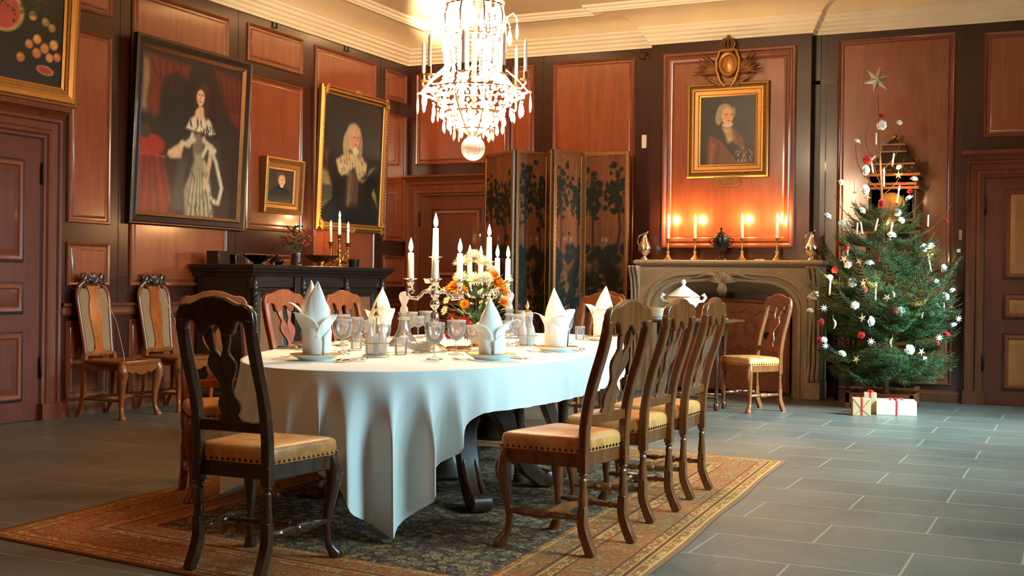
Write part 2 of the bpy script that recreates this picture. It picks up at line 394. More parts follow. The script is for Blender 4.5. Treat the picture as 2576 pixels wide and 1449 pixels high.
# right wall with tall windows (daylight side, out of frame)
WY = [-2.3, -5.0, -7.7]; WZ0, WZ1, WW = .95, 3.45, 1.45
b = B(); ys = [RY0] + [q for y in reversed(WY) for q in (y - WW / 2, y + WW / 2)] + [.3]
for i in range(0, len(ys), 2): b.box((RX1, ys[i], 0), (RX1 + .35, ys[i + 1], ZC))
for y in WY:
    b.box((RX1, y - WW / 2, 0), (RX1 + .35, y + WW / 2, WZ0)); b.box((RX1, y - WW / 2, WZ1), (RX1 + .35, y + WW / 2, ZC))
struct(b.build('wall_right', M['stile']))
for i, y in enumerate(WY):
    t = basis((RX1 + .2, y, (WZ0 + WZ1) / 2), (0, -1, 0), (0, 0, 1), (-1, 0, 0))
    b = B(); b.frame(WW, WZ1 - WZ0, [(0, -.03), (0, .03), (.07, .03), (.07, -.03)], 0, t)
    for k in (-1, 1): b.box((-.02, k * .62 - .02, -.02), (.02, k * .62 + .02, .02), 0, t)
    b.box((-.025, -1.2, -.02), (.025, 1.2, .02), 0, t)
    for k in (-.62, 0, .62): b.box((-.68, k - .018, -.018), (.68, k + .018, .018), 0, t)
    w = struct(b.build('window_%d' % (i + 1), M['plasticwhite']))
    B().box((-.66, -1.2, -.004), (.66, 1.2, .004), 0, t).build('pane', M['pane'], w)

# cornice, cove and ceiling rib following the wall line (chimney breast steps forward)
PATH = [(0, RY0), (0, 0), (3.19, 0), (3.19, -.15), (4.93, -.15), (4.93, 0), (RX1, 0), (RX1, RY0)]
SGN = [(1, 0), (1, -1), (-1, -1), (-1, -1), (1, -1), (1, -1), (-1, -1), (-1, 0)]
def run(prof, name, mat):
    R = [[(p[0] + s[0] * d, p[1] + s[1] * d, z) for d, z in prof] for p, s in zip(PATH, SGN)]
    b = B(); b.rings(R, 0, False, False); o = struct(b.build(name, mat, sharp=25)); return o
run([(0, 3.775), (.018, 3.775), (.022, 3.80), (.04, 3.812), (.044, 3.842), (.066, 3.856), (.07, 3.882), (.095, 3.896), (.10, 3.926), (.122, 3.94), (.125, 3.96)], 'trim_1', M['plaster'])
run([(.12, 3.955), (.16, 4.005), (.22, 4.045), (.30, 4.078), (.40, 4.1), (.47, 4.108)], 'trim_2', M['ceil'])
run([(.46, 4.14), (.46, 4.095), (.475, 4.085), (.495, 4.085), (.50, 4.07), (.525, 4.07), (.53, 4.085), (.55, 4.085), (.565, 4.112), (.59, 4.116), (.60, 4.14)], 'trim_3', M['plaster'])

PP = [(0, 0), (0, .012), (.010, .022), (.022, .016), (.032, .004), (.048, .004), (.058, .012), (.068, .014)]
def panel(parent, place, a0, a1, z0, z1, field='panel', y=0.0, prof=PP, fz=.014):
    w, h = a1 - a0, z1 - z0; t = place((a0 + a1) / 2, (z0 + z1) / 2, y)
    k = min(1, .3 * min(w, h) / prof[-1][0]); pr = [(d * k, o) for d, o in prof]
    b = B(); b.frame(w, h, pr, 0, t); d = pr[-1][0]
    b.add([(-w / 2 + d, -h / 2 + d, fz), (w / 2 - d, -h / 2 + d, fz), (w / 2 - d, h / 2 - d, fz), (-w / 2 + d, h / 2 - d, fz)], [(0, 1, 2, 3)], 1, t)
    return b.build('panel', [M['mould'], M[field]], parent, sharp=30)
for y0, y1, rows in ((-5.45, -4.97, ((3.35, 3.72), (1.59, 3.19), (1.07, 1.43), (.14, .78))),
                     (-4.73, -3.42, ((1.07, 3.66), (.14, .78))),
                     (-3.13, -2.20, ((3.31, 3.69), (1.64, 3.18), (1.07, 1.40), (.14, .78))),
                     (-1.97, -.74, ((1.07, 3.68), (.14, .78))),
                     (-.53, -.04, ((3.30, 3.66), (1.62, 3.16), (1.07, 1.45), (.14, .78)))):
    for z0, z1 in rows: panel(WL, on_left, y0, y1, z0, z1)
for x0, x1, z0, z1 in ((.13, 1.39, 2.56, 3.67), (1.42, 1.71, 1.07, 3.68), (1.42, 1.71, .14, .78), (1.95, 2.95, 1.07, 3.69), (1.95, 2.95, .14, .78),
                       (5.18, 6.33, 1.0, 3.71), (5.18, 6.33, .17, .8), (6.60, 8.2, 2.64, 3.68)):
    panel(WB, on_back, x0, x1, z0, z1, 'doorfield' if (x0 > 5 and z1 < 1) else 'panel')
panel(WC, on_back, 3.33, 4.78, 1.545, 3.665, 'panel', -.15, [(0, 0), (0, .02), (.012, .032), (.03, .03), (.05, .014), (.06, .014), (.07, .022), (.10, .018), (.115, .008), (.13, .010)], .010)
# vertical board joints, chair rail and skirting as trims
b = B()
for y in (-4.86, -3.265, -.62): b.box((0, y - .006, .1), (.003, y + .006, 3.78))
for x in (1.82, 5.06, 6.42): b.box((x - .006, -.003, .1), (x + .006, 0, 3.78))
b.box((4.93, -.012, 3.26), (5.17, 0, 3.30)); b.box((4.932, -.012, .1), (5.0, -.002, 3.78))
struct(b.build('trim_4', M['black']))
RAIL = [(0, .82), (.012, .825), (.02, .845), (.016, .86), (.018, .89), (.034, .905), (.038, .925), (.0, .93)]
def lin_trim(name, segs, prof, mat):
    b = B()
    for kind, a0, a1, y in segs:
        f = (lambda a, d, z: (d, a, z)) if kind == 'L' else (lambda a, d, z, y=y: (a, y - d, z))
        b.rings([[f(a0, d, z) for d, z in prof], [f(a1, d, z) for d, z in prof]], 0, False, False)
    return struct(b.build(name, mat, sharp=30))
SEG = [('L', -5.50, 0, 0), ('B', 1.40, 3.19, 0), ('B', 4.93, 6.44, 0)]
lin_trim('trim_5', SEG, RAIL, M['casing'])
lin_trim('baseboard_left', [('L', -5.52, 0, 0)], [(0, 0), (.03, 0), (.03, .085), (.018, .10), (.016, .115), (0, .12)], M['casing'])
lin_trim('baseboard_back', [('B', 1.40, 3.19, 0), ('B', 4.93, 6.44, 0), ('B', 8.0, 8.8, 0)], [(0, 0), (.03, 0), (.03, .085), (.018, .10), (.016, .115), (0, .12)], M['casing'])

# ------------------------------------------------------------------ doors
CAS = [(0, 0), (0, .05), (.018, .066), (.04, .06), (.05, .042), (.10, .036), (.115, .05), (.14, .05), (.155, .034), (.175, .03), (.19, .0)]
def door(name, place, a0, a1, zt, rows, hinge_side, y=0.0, cap=.09):
    """casing outer edges a0..a1 and top zt; three fielded panels"""
    d = struct(bpy.data.objects.new(name, None)); COL.objects.link(d)
    W = a1 - a0; b = B(); t = place((a0 + a1) / 2, 0, y)
    pr = CAS
    # casing: two uprights and a head, mitred
    path = [(-W / 2, 0), (-W / 2, zt), (W / 2, zt), (W / 2, 0)]; sg = [(1, 0), (1, -1), (-1, -1), (-1, 0)]
    b.rings([[(p[0] + s[0] * q, p[1] + s[1] * q, o) for q, o in pr] for p, s in zip(path, sg)], 0, False, False, t)
    for k in (-1, 1): b.box((min(k * W / 2, k * (W / 2 - .2)), 0, 0), (max(k * W / 2, k * (W / 2 - .2)), .13, .07), 0, t)
    b.rings([[(-W / 2 - .03 - q, z, 0) for q, z in ((0, zt),)] + [(0, 0, 0)]][0:0] or [[(-W / 2 - e, zt + h, o) for e, h, o in ((0, 0, 0), (0, 0, .05), (.02, .03, .07), (.035, .05, .10), (.035, cap, .10), (.02, cap + .01, .02), (0, cap + .01, 0))],
             [(W / 2 + e, zt + h, o) for e, h, o in ((0, 0, 0), (0, 0, .05), (.02, .03, .07), (.035, .05, .10), (.035, cap, .10), (.02, cap + .01, .02), (0, cap + .01, 0))]], 0, True, True, t)
    b.build('casing', M['casing'], d, sharp=30)
    iw = W - .38; lf = B(); lf.box((-iw / 2, .006, 0), (iw / 2, zt - .19, .012), 0, t); lf.build('leaf', M['leaf'], d)
    g = B(); g.box((-iw / 2 - .012, 0, .001), (-iw / 2, zt - .185, .016), 0, t); g.box((iw / 2, 0, .001), (iw / 2 + .012, zt - .185, .016), 0, t); g.box((-iw / 2, zt - .19, .001), (iw / 2, zt - .178, .016), 0, t)
    g.build('rebate', M['black'], d)
    for z0, z1 in rows:
        q = B(); pw = iw - .34; tt = t @ T(0, (z0 + z1) / 2, .012)
        q.frame(pw, z1 - z0, [(0, 0), (0, .008), (.016, .010), (.026, .022), (.05, .018), (.06, .006)], 0, tt, mats=[1, 1, 0, 0, 0])
        q.frame(pw - .12, z1 - z0 - .12, [(0, .006), (.045, .014), (.05, .014)], 2, tt)
        e = pw / 2 - .11; f = (z1 - z0) / 2 - .11
        q.add([(-e, -f, .014), (e, -f, .014), (e, f, .014), (-e, f, .014)], [(0, 1, 2, 3)], 2, tt)
        q.build('door_panel', [M['mould'], M['black'], M['doorfield' if name == 'door_3' else 'leaf']], d, sharp=30)
    for z in (.42, zt - .46):
        h = B(); x = hinge_side * (iw / 2 + .004); h.lathe([(.004, -.09), (.012, -.075), (.012, .075), (.004, .09)], 8, (x, 0, 0), 0, t @ T(0, z, .03) @ RX(-PI / 2))
        h.build('hinge', M['iron'], d)
    return d
door('door_1', on_left, -6.93, -5.54, 2.42, ((.16, .71), (.845, 1.10), (1.25, 2.06)), 1)
door('door_2', on_back, .02, 1.40, 2.36, ((.16, .71), (.845, 1.05), (1.2, 2.02)), -1, cap=.07)
door('door_3', on_back, 6.44, 8.0, 2.42, ((.15, .71), (.85, 1.10), (1.24, 2.13)), -1)

# ------------------------------------------------------------------ lighting
def area(name, loc, rot, sx, sy, power, col, spread=180):
    l = bpy.data.lights.new(name, 'AREA'); l.shape = 'RECTANGLE'; l.size = sx; l.size_y = sy; l.energy = power; l.color = col; l.spread = math.radians(spread)
    o = bpy.data.objects.new(name, l); COL.objects.link(o); o.location = loc; o.rotation_euler = rot; return o
def point(name, loc, power, col, r=.02):
    l = bpy.data.lights.new(name, 'POINT'); l.energy = power; l.color = col; l.shadow_soft_size = r
    o = bpy.data.objects.new(name, l); COL.objects.link(o); o.location = loc; return o
DAY = (.45, .83, 1.0); WARM = (1.0, .56, .22); BULB = (1.0, .72, .44)
P_WIN, P_CH, P_CANDLE = 430.0, 290.0, 4.0
for y, kw, tl in zip(WY, (1.05, .48, .30), (38, 43, 43)):
    area('daylight', (RX1 + .34, y, (WZ0 + WZ1) / 2 + .1), (0, math.radians(90 - tl), 0), WZ1 - WZ0, WW, P_WIN * kw, DAY, 88)
point('added_warm_fill', (3.2, -13.6, 3.1), 70, (1, .62, .32), .25)  # added unseen fill behind the camera, warms the near side of the tablecloth
w = bpy.data.worlds.new('sky'); SC.world = w; w.use_nodes = True
w.node_tree.nodes['Background'].inputs[0].default_value = (.55, .75, 1, 1); w.node_tree.nodes['Background'].inputs[1].default_value = .5
# ------------------------------------------------------------------ splat-back dining chair
def stile_y(z):
    P = [(.0, -.205), (.40, -.205), (.52, -.208), (.62, -.222), (.72, -.250), (.82, -.288), (.90, -.315), (.97, -.330), (1.10, -.338)]
    for (a, p), (c, q) in zip(P[:-1], P[1:]):
        if a <= z <= c: return p + (q - p) * (z - a) / (c - a)
    return P[-1][1]
def round_poly(pts, r, n=4):
    out = []
    for i in range(len(pts)):
        p, a, c = Vector(pts[i]), Vector(pts[i - 1]), Vector(pts[(i + 1) % len(pts)])
        d1, d2 = (a - p).normalized(), (c - p).normalized()
        for k in range(n + 1):
            t = k / n; q0, q1 = p + d1 * r * (1 - t), p + d2 * r * t
            out.append(tuple(q0 * (1 - t) + q1 * t))
    return out
def splat_chair(name, label, cat='chair', group=None, wm='chair'):
    root = empty(name, label=label, cat=cat, group=group); W_ = M[wm]
    # seat
    out = round_poly([(-.20, -.20), (.20, -.20), (.25, .235), (-.25, .235)], .035)
    b = B(); R = []
    for s, z in ((.99, .425), (1.005, .45), (1.0, .472), (.975, .486), (.9, .494), (.7, .500), (.4, .504), (.1, .505)): R.append([(x * s, .017 + (y - .017) * s, z) for x, y in out])
    b.rings(R); b.build('seat', M['leather'], root, sharp=60)
    b = B(); b.prism([(x * .985, .017 + (y - .017) * .985) for x, y in out], .365, .43)
    b.build('seat_frame', W_, root, bevel=.004)
    b = B(); n = len(out)
    edge = [((-.2, -.2), (.2, -.2), 13), ((.2, -.2), (.25, .235), 14), ((.25, .235), (-.25, .235), 16), ((-.25, .235), (-.2, -.2), 14)]
    for p, q, k in edge:
        for i in range(k):
            t = (i + .5) / k; x, y = p[0] + (q[0] - p[0]) * t, p[1] + (q[1] - p[1]) * t
            b.ball((x * 1.0, .017 + (y - .017) * 1.0, .436), .0068, 6)
    b.build('nailhead_trim', M['nail'], root)
    # back frame
    b = B()
    zs = [.40, .46, .52, .58, .64, .70, .76, .82, .88, .94, .985]
    for sx in (-1, 1):
        b.ribbon([(sx * (.183 - .006 * (z - .4)), stile_y(z), z) for z in zs], [.044] * 5 + [.042] * 6, .046)
    half = [(.204, .93), (.204, .975), (.199, 1.008), (.182, 1.032), (.155, 1.042), (.126, 1.041), (.10, 1.049), (.06, 1.065), (0, 1.072)]
    low = [(.160, .93), (.158, .945), (.148, .968), (.128, .978), (.108, .970), (.096, .950), (.090, .925), (.066, .918), (.044, .925), (.032, .935), (.020, .956), (0, .962)]
    poly = [(-x, z) for x, z in half] + half[-2::-1] + low + [(-x, z) for x, z in low[-2::-1]]
    b.prism(poly, -.019, .019, 0, basis((0, -.331 + .05, 0), (1, 0, 0), (0, -.05, 1), (0, -1, 0)))
    b.build('back_frame', W_, root, bevel=.009, seg=3)
    # splat
    prof = [(t_, w_ * 1.05) for t_, w_ in [(0, .062), (.04, .058), (.07, .05), (.10, .043), (.13, .05), (.18, .056), (.24, .050), (.30, .036), (.37, .027), (.43, .032), (.50, .052), (.56, .066), (.62, .070), (.67, .062), (.72, .048), (.76, .044), (.80, .052), (.86, .062), (.92, .064), (.97, .060), (1.0, .062)]]
    slot = lambda t: 0 if t < .70 else min(.024, (t - .69) * .28)
    z0, z1 = .575, .955; b = B()
    for side in (-1, 1):
        R = []
        for t, hw in prof:
            z = z0 + (z1 - z0) * t; y = stile_y(z); s = slot(t)
            R.append([(side * s, y - .009, z), (side * hw, y - .009, z), (side * hw, y + .009, z), (side * s, y + .009, z)][::side])
        b.rings(R)
    b.build('splat', W_, root, bevel=.003)
    b = B(); b.box((-.165, -.225, .545), (.165, -.198, .59)); b.build('lower_rail', W_, root, bevel=.005)
    # rear legs: turned shaft, square block and raked foot
    for sx in (-1, 1):
        b = B(); b.box((sx * .183 - .022, -.228, .345), (sx * .183 + .022, -.182, .42))
        b.lathe([(.012, .16), (.021, .165), (.022, .18), (.015, .19), (.02, .20), (.024, .22), (.02, .25), (.017, .29), (.019, .315), (.013, .325), (.022, .332), (.022, .34), (.016, .348)], 12, (sx * .183, -.205, 0))
        b.ribbon([(sx * .183, -.205, .205), (sx * .183, -.205, .13), (sx * .183, -.212, .10), (sx * .184, -.235, .05), (sx * .186, -.262, 0)], [.04, .042, .042, .04, .038], [.04, .042, .044, .044, .046])
        b.build('leg', W_, root, bevel=.003, sharp=30)
    for sx in (-1, 1):
        b = B(); c = Vector((sx * .222, .205, 0)); d = Vector((sx * .55, .83, 0))
        P = [(.42, .0, .030), (.38, .012, .036), (.33, .018, .036), (.27, .008, .030), (.20, -.006, .023), (.13, -.014, .018), (.075, -.008, .017), (.045, .006, .021), (.02, .028, .029), (.006, .036, .032), (0, .036, .030)]
        b.tube([tuple(c + d * o + Vector((0, 0, z))) for z, o, r in P], [r for z, o, r in P], 12)
        lg = b.build('leg', W_, root, sharp=60)
        k = B(); k.tube([tuple(c + d * o + Vector((0, 0, z))) for z, o in ((.395, .034), (.35, .048), (.30, .040), (.275, .028))], [(.012), .018, .012, .003], 8); k.build('knee_carving', W_, lg)
    for sx in (-1, 1):
        P = [(-.2, .012), (-.14, .012), (-.125, .018), (-.115, .012), (-.06, .017), (-.03, .013), (-.02, .02), (-.01, .021), (.05, .021), (.06, .02), (.07, .013), (.10, .018), (.15, .012), (.2, .01)]
        b = B(); b.tube([(sx * (.186 + .036 * (y + .2) / .4), y, .155) for y, r in P], [r for y, r in P], 10); b.build('stretcher', W_, root, sharp=30)
    P = [(-.2, .010), (-.15, .012), (-.14, .019), (-.13, .012), (-.06, .018), (0, .020), (.06, .018), (.13, .012), (.14, .019), (.15, .012), (.2, .010)]
    b = B(); b.tube([(x, .02, .155) for x, r in P], [r for x, r in P], 10); b.build('stretcher', W_, root, sharp=30)
    return root
R_ = math.radians
chairA = splat_chair('dining_chair', 'dark dining chair at the near head of the table, seen from behind', group='splat back dining chairs', wm='chairdark')
chairA.location = (4.557, -8.843, .0065); chairA.rotation_euler.z = R_(.8)
protoB = splat_chair('dining_chair', 'walnut splat back chair right of the table, nearest of the row of three', group='splat back dining chairs')
protoC = splat_chair('dining_chair', 'red brown splat back chair half hidden behind the dark near chair', group='splat back dining chairs', wm='chairred')
def place(o, x, y, a, label=None, z=.0065):
    o.location = (x, y, z); o.rotation_euler.z = R_(a)
    if label: o['label'] = label
for o_ in (chairA, protoB, protoC): o_.scale = (.93, .88, 1.0)
chairA.scale = (.89, .92, 1.0)
place(protoB, 5.50, -7.92, 81)
place(copy_tree(protoB), 5.465, -7.14, 87, 'walnut splat back chair right of the table, middle of the row of three')
place(copy_tree(protoB), 5.436, -6.446, 90, 'walnut splat back chair right of the table, farthest of the row of three')
place(protoC, 3.43, -7.68, -128)
place(copy_tree(protoC), 2.96, -6.18, -98, 'red brown splat back chair left of the table, behind the two nearest napkins')
place(copy_tree(protoC), 2.91, -5.38, -97, 'red brown splat back chair left of the table, farthest along that side', 0)
place(copy_tree(protoC), 3.90, -3.72, 178, 'red brown splat back chair at the far head of the table behind the last napkin', 0)
place(copy_tree(protoC), 3.05, -1.32, 180, 'splat back chair standing against the painted folding screen', 0)
place(copy_tree(protoC), 4.775, -1.824, 141, 'splat back chair turned sideways in front of the fireplace right of the tureen', 0)

# ------------------------------------------------------------------ high caned chair by the left wall
def cane_chair(label):
    root = empty('caned_chair', label=label, cat='chair', group='high caned chairs along the left wall'); W_ = M['chairred']
    out = round_poly([(-.21, -.2), (.21, -.2), (.265, .24), (-.265, .24)], .05)
    b = B(); b.rings([[(x * s, y * s, z) for x, y in out] for s, z in ((.97, .435), (1.0, .445), (1.0, .46), (.97, .468), (.93, .464), (.1, .464))]); b.build('seat', W_, root, sharp=40)
    b = B(); pr = [(-.235, .44), (.235, .44), (.235, .40), (.17, .385), (.13, .36), (.08, .375), (.04, .355), (0, .35), (-.04, .355), (-.08, .375), (-.13, .36), (-.17, .385), (-.235, .40)]
    b.prism(pr, -.012, .012, 0, basis((0, .215, 0), (1, 0, 0), (0, 0, 1), (0, -1, 0)))
    for sx in (-1, 1): b.box((sx * .2 - .012, -.2, .39), (sx * .2 + .012, .22, .44))
    b.box((-.2, -.215, .39), (.2, -.19, .44)); b.build('seat_frame', W_, root, bevel=.004)
    yb = lambda z: -.2 - .10 * max(0, (z - .5) / .7)
    outl = [(.165, .50), (.17, .62), (.182, .76), (.19, .88), (.195, .95), (.19, 1.01), (.165, 1.05), (.12, 1.085), (.09, 1.10)]
    b = B()
    for sx in (-1, 1): b.tube([(sx * x, yb(z), z) for x, z in outl], [(.017, .02)] * len(outl), 10)
    b.tube([(-.165, yb(.51), .51), (0, yb(.51), .505), (.165, yb(.51), .51)], .02, 8)
    for sx in (-1, 1): b.ribbon([(sx * .19, -.2, .45), (sx * .175, -.2, .52)], .04, .04)
    b.build('back_frame', W_, root, sharp=60)
    sp = [(.075, .52), (.05, .56), (.05, .64), (.066, .76), (.078, .84), (.07, .92), (.052, .98), (.06, 1.03), (.08, 1.07)]
    b = B(); b.rings([[(-x, yb(z) + .012, z), (x, yb(z) + .012, z), (x, yb(z) - .012, z), (-x, yb(z) - .012, z)] for x, z in sp]); b.build('splat', M['burl'], root)
    for sx in (-1, 1):
        R = []
        for k in range(9):
            z = .53 + .52 * k / 8
            xi = np.interp(z, [q[1] for q in sp], [q[0] for q in sp]); xo = np.interp(z, [q[1] for q in outl], [q[0] for q in outl])
            R.append([(sx * xi, yb(z) + .003, z), (sx * xo, yb(z) + .003, z), (sx * xo, yb(z) - .003, z), (sx * xi, yb(z) - .003, z)])
        B().rings(R).build('cane_panel', M['cane'], root)
    # carved crest: scrolls, shell and leaves
    b = B(); y = yb(1.1)
    for sx in (-1, 1):
        b.tube([(sx * (.17 - .0), y, 1.03), (sx * .16, y, 1.07), (sx * .12, y + .01, 1.10), (sx * .09, y + .01, 1.14), (sx * .11, y + .01, 1.165), (sx * .14, y + .015, 1.16), (sx * .15, y + .02, 1.14), (sx * .13, y + .02, 1.13)], [.018, .02, .022, .022, .02, .018, .014, .008], 8)
        for k in range(3): b.ball((sx * (.05 + .03 * k), y + .015, 1.12 - .012 * k), .024 - .004 * k, 8, 0, None, .8)
    for k in range(7):
        a = (k - 3) * .36; b.tube([(0, y + .01, 1.09), (.035 * math.sin(a), y + .035, 1.09 + .045 * math.cos(a)), (.065 * math.sin(a), y + .02, 1.10 + .085 * math.cos(a))], [.008, .014, .007], 6)
    b.box((-.10, y - .015, 1.045), (.10, y + .012, 1.11)); b.build('crest_carving', M['chairdark'], root, sharp=60)
    for sx in (-1, 1):
        c = Vector((sx * .225, .2, 0)); d = Vector((sx * .6, .8, 0)); b = B()
        P = [(.44, .0, .038), (.40, .012, .045), (.35, .016, .044), (.28, .004, .034), (.20, -.008, .026), (.12, -.014, .020), (.07, -.008, .018), (.03, .012, .025), (.008, .02, .034), (0, .02, .032)]
        b.tube([tuple(c + d * o + Vector((0, 0, z))) for z, o, r in P], [r for z, o, r in P], 12); lg = b.build('leg', W_, root, sharp=60)
        k = B()
        for i in range(5):
            a = (i - 2) * .4; n = Vector((-d.y, d.x, 0)); k.tube([tuple(c + d * .055 + Vector((0, 0, .335))), tuple(c + d * .060 + n * .03 * math.sin(a) + Vector((0, 0, .345 + .035 * math.cos(a))))], [.005, .009], 6)
        k.build('shell_carving', W_, lg)
    for sx in (-1, 1): B().ribbon([(sx * .19, -.2, .44), (sx * .19, -.2, .2), (sx * .19, -.22, .08), (sx * .19, -.26, 0)], .036, .04).build('leg', W_, root, bevel=.004)
    for sx in (-1, 1): B().tube([(sx * .19, -.2, .15), (sx * .2, -.06, .155), (sx * .205, 0, .15), (sx * .215, .19, .15)], [.012, .016, .013, .011], 8).build('stretcher', W_, root)
    B().tube([(-.2, 0, .15), (-.1, 0, .155), (0, 0, .15), (.1, 0, .155), (.2, 0, .15)], [.011, .018, .013, .018, .011], 8).build('stretcher', W_, root)
    B().tube([(-.02, yb(1.09) + .05, 1.085), (.08, .03, .78), (.18, .18, .53), (.215, .215, .452)], .0018, 5).build('barrier_cord', M['straw'], root)
    return root
c1 = cane_chair('high caned chair with burl splat by the left wall, nearest the door')
place(c1, .34, -5.19, -84, None, 0)
place(copy_tree(c1), .33, -4.47, -88, 'high caned chair standing between the other caned chair and the dark sideboard', 0)

# ------------------------------------------------------------------ dining table and cloth
OC, OT, OA, OB, ON = Vector((4.09, -6.25)), R_(12), 2.2, .92, 2.25
OAX = Vector((-math.sin(OT), math.cos(OT))); OAP = Vector((math.cos(OT), math.sin(OT)))
def oval(n=720, k=1.0):
    out = []
    for i in range(n):
        t = 2 * PI * i / n; c, s = math.cos(t), math.sin(t)
        q = OC - OAX * k * OA * math.copysign(abs(c) ** (2 / ON), c) + OAP * k * OB * math.copysign(abs(s) ** (2 / ON), s); out.append(q)
    return out          # starts at the near end, runs to the right side first
# evenly spaced boundary
raw = oval(1440); acc = [0]
for p, q_ in zip(raw, raw[1:] + raw[:1]): acc.append(acc[-1] + (q_ - p).length)
PER = acc[-1]; NB = 560; BD = []
for i in range(NB):
    a = PER * i / NB; k = int(np.searchsorted(acc, a, 'right')) - 1; k = min(k, 1439); f = (a - acc[k]) / max(1e-9, acc[k + 1] - acc[k]); BD.append(raw[k].lerp(raw[(k + 1) % 1440], f))
tb = empty('dining_table', (0, 0, .0065), 0, 'long oval oak dining table with carved scroll feet under a white cloth', 'table')
B().prism([tuple(q) for q in BD[::5]], .700, .735).build('tabletop', M['tablewood'], tb, bevel=.006)
b = B(); ap = oval(72, .80); R1 = [[(q.x, q.y, z) for q in ap] for z in (.63, .70)]; b.rings(R1, 0, True, True); b.build('apron', M['tablewood'], tb)
for c in (Vector((4.40, -7.06)), Vector((3.92, -5.45))):
    b = B(); b.lathe([(.14, .08), (.16, .10), (.12, .16), (.10, .22), (.15, .30), (.17, .38), (.13, .46), (.11, .50), (.16, .54), (.18, .63)], 20, (c.x, c.y, 0)); b.build('pedestal', M['tablewood'], tb)
    for k in range(4):
        ang = R_(-43 + 90 * k); d = Vector((math.cos(ang), math.sin(ang), 0)); s_ = Vector((-d.y, d.x, 0)); b = B(); C3 = Vector((c.x, c.y, 0))
        P = [(.10, .44), (.20, .50), (.30, .47), (.36, .39), (.39, .30), (.43, .20), (.50, .10), (.57, .045), (.63, .03)]
        b.ribbon([tuple(C3 + d * x + Vector((0, 0, z))) for x, z in P], [.10, .11, .12, .11, .10, .10, .10, .11, .10], [.10, .11, .12, .10, .08, .075, .075, .07, .055], tuple(s_))
        for q in (-.032, .032): b.tube([tuple(C3 + d * (x + .012) + s_ * q + Vector((0, 0, z + .035))) for x, z in P[2:]], .016, 6)
        b.lathe([(.06, .0), (.075, .02), (.075, .05), (.06, .08)], 14, tuple(C3 + d * .31 + Vector((0, 0, .47))))
        b.lathe([(.03, -.058), (.046, -.05), (.046, .05), (.03, .058)], 12, (0, 0, 0), 0, basis(tuple(C3 + d * .62 + Vector((0, 0, .048))), tuple(d), (0, 0, 1), tuple(-s_)))
        b.build('scroll_foot', M['tablewood'], tb, bevel=.006, sharp=40)
for x, y in ((4.62, -6.55), (4.78, -6.28), (3.62, -6.75), (3.5, -6.3)):
    b = B(); b.lathe([(.026, 0), (.03, .02), (.022, .05), (.024, .2), (.032, .45), (.036, .64)], 14, (x, y, 0)); b.build('leg', M['tablewood'], tb)
def cloth():
    ZT = .748; b = B(); rs = random.Random(5)
    def arc_of(p): return min(range(NB), key=lambda i: (BD[i] - Vector(p)).length) * PER / NB
    def sm(t): t = max(0, min(1, t)); return t * t * (3 - 2 * t)
    aR, aL, aFR, aFL = arc_of((4.86, -8.33)), arc_of((4.02, -8.06)), arc_of((4.55, -4.25)), arc_of((3.25, -4.35))
    def drop(a):
        dd = lambda c: (a - c + PER / 2) % PER - PER / 2
        side = .20 if aR < a < aFR else .25 if aFL < a < aL else .34
        out = side
        for c, h in ((aR, .755), (aL, .66), (aFR, .6), (aFL, .6)):
            x = dd(c); inner = (x < 0) == (c in (aR, aFL)); base = .34 if inner else side
            out = max(out, h - (1.05 if inner else 1.30) * abs(x) if abs(x) < 2 else 0)
        return out
    D = [drop(PER * i / NB) for i in range(NB)]
    D = [sum(D[(i + k) % NB] for k in range(-3, 4)) / 7 for i in range(NB)]
    NR = 40; R = []
    nrm = []
    for i in range(NB):
        t = (BD[(i + 1) % NB] - BD[i - 1]).normalized(); nrm.append(Vector((t.y, -t.x)))
    ph = [rs.random() * 6 for _ in range(8)]
    for k in (.02, .15, .4, .65, .85, .95): R.append([(OC.x + (q.x - OC.x) * k, OC.y + (q.y - OC.y) * k, ZT + .001 * math.sin(q.x * 20 * k) * math.sin(q.y * 13 * k)) for q in BD])
    R.append([(q.x - n.x * .012, q.y - n.y * .012, ZT) for q, n in zip(BD, nrm)])
    for j in range(NR + 1):
        row = []
        for i in range(NB):
            a = PER * i / NB; s = D[i] * j / NR; n = nrm[i]; dl = D[i]
            k = sm((s - .015) / .34); amp = .088 * k * min(1, max(0, (dl - .17)) / .2) + .007 * sm(s / .1)
            w = 2 * PI * a / .172 + .8 * math.sin(a * 2.3 + ph[0]) + ph[1] + 1.2 * s * math.sin(a * 3.1 + ph[2])
            f = math.sin(w) * (.75 + .3 * math.sin(a * 4.1 + ph[3])) + .25 * math.sin(w * .5 + ph[4]) + .12 * math.sin(w * 2.3 + ph[5])
            o = .003 + .02 * s + amp * (f + .15) * .62
            tn = Vector((-n.y, n.x)); sh = .22 * amp * math.cos(w)
            z = ZT - .005 - s * .99 if s > .02 else ZT - s * s * 14 - .0
            q = BD[i] + n * o + tn * sh; row.append((q.x, q.y, max(z, .024)))
        R.append(row)
    b.rings(R, 0, True, False); v = len(b.v); b.f.append(tuple(range(NB - 1, -1, -1))); b.m.append(0)
    o = b.build('tablecloth', M['linen'], None, sharp=0)
    return tag(o, 'white linen cloth draped over the long dining table, corners nearly touching the rug', 'tablecloth')
cloth()
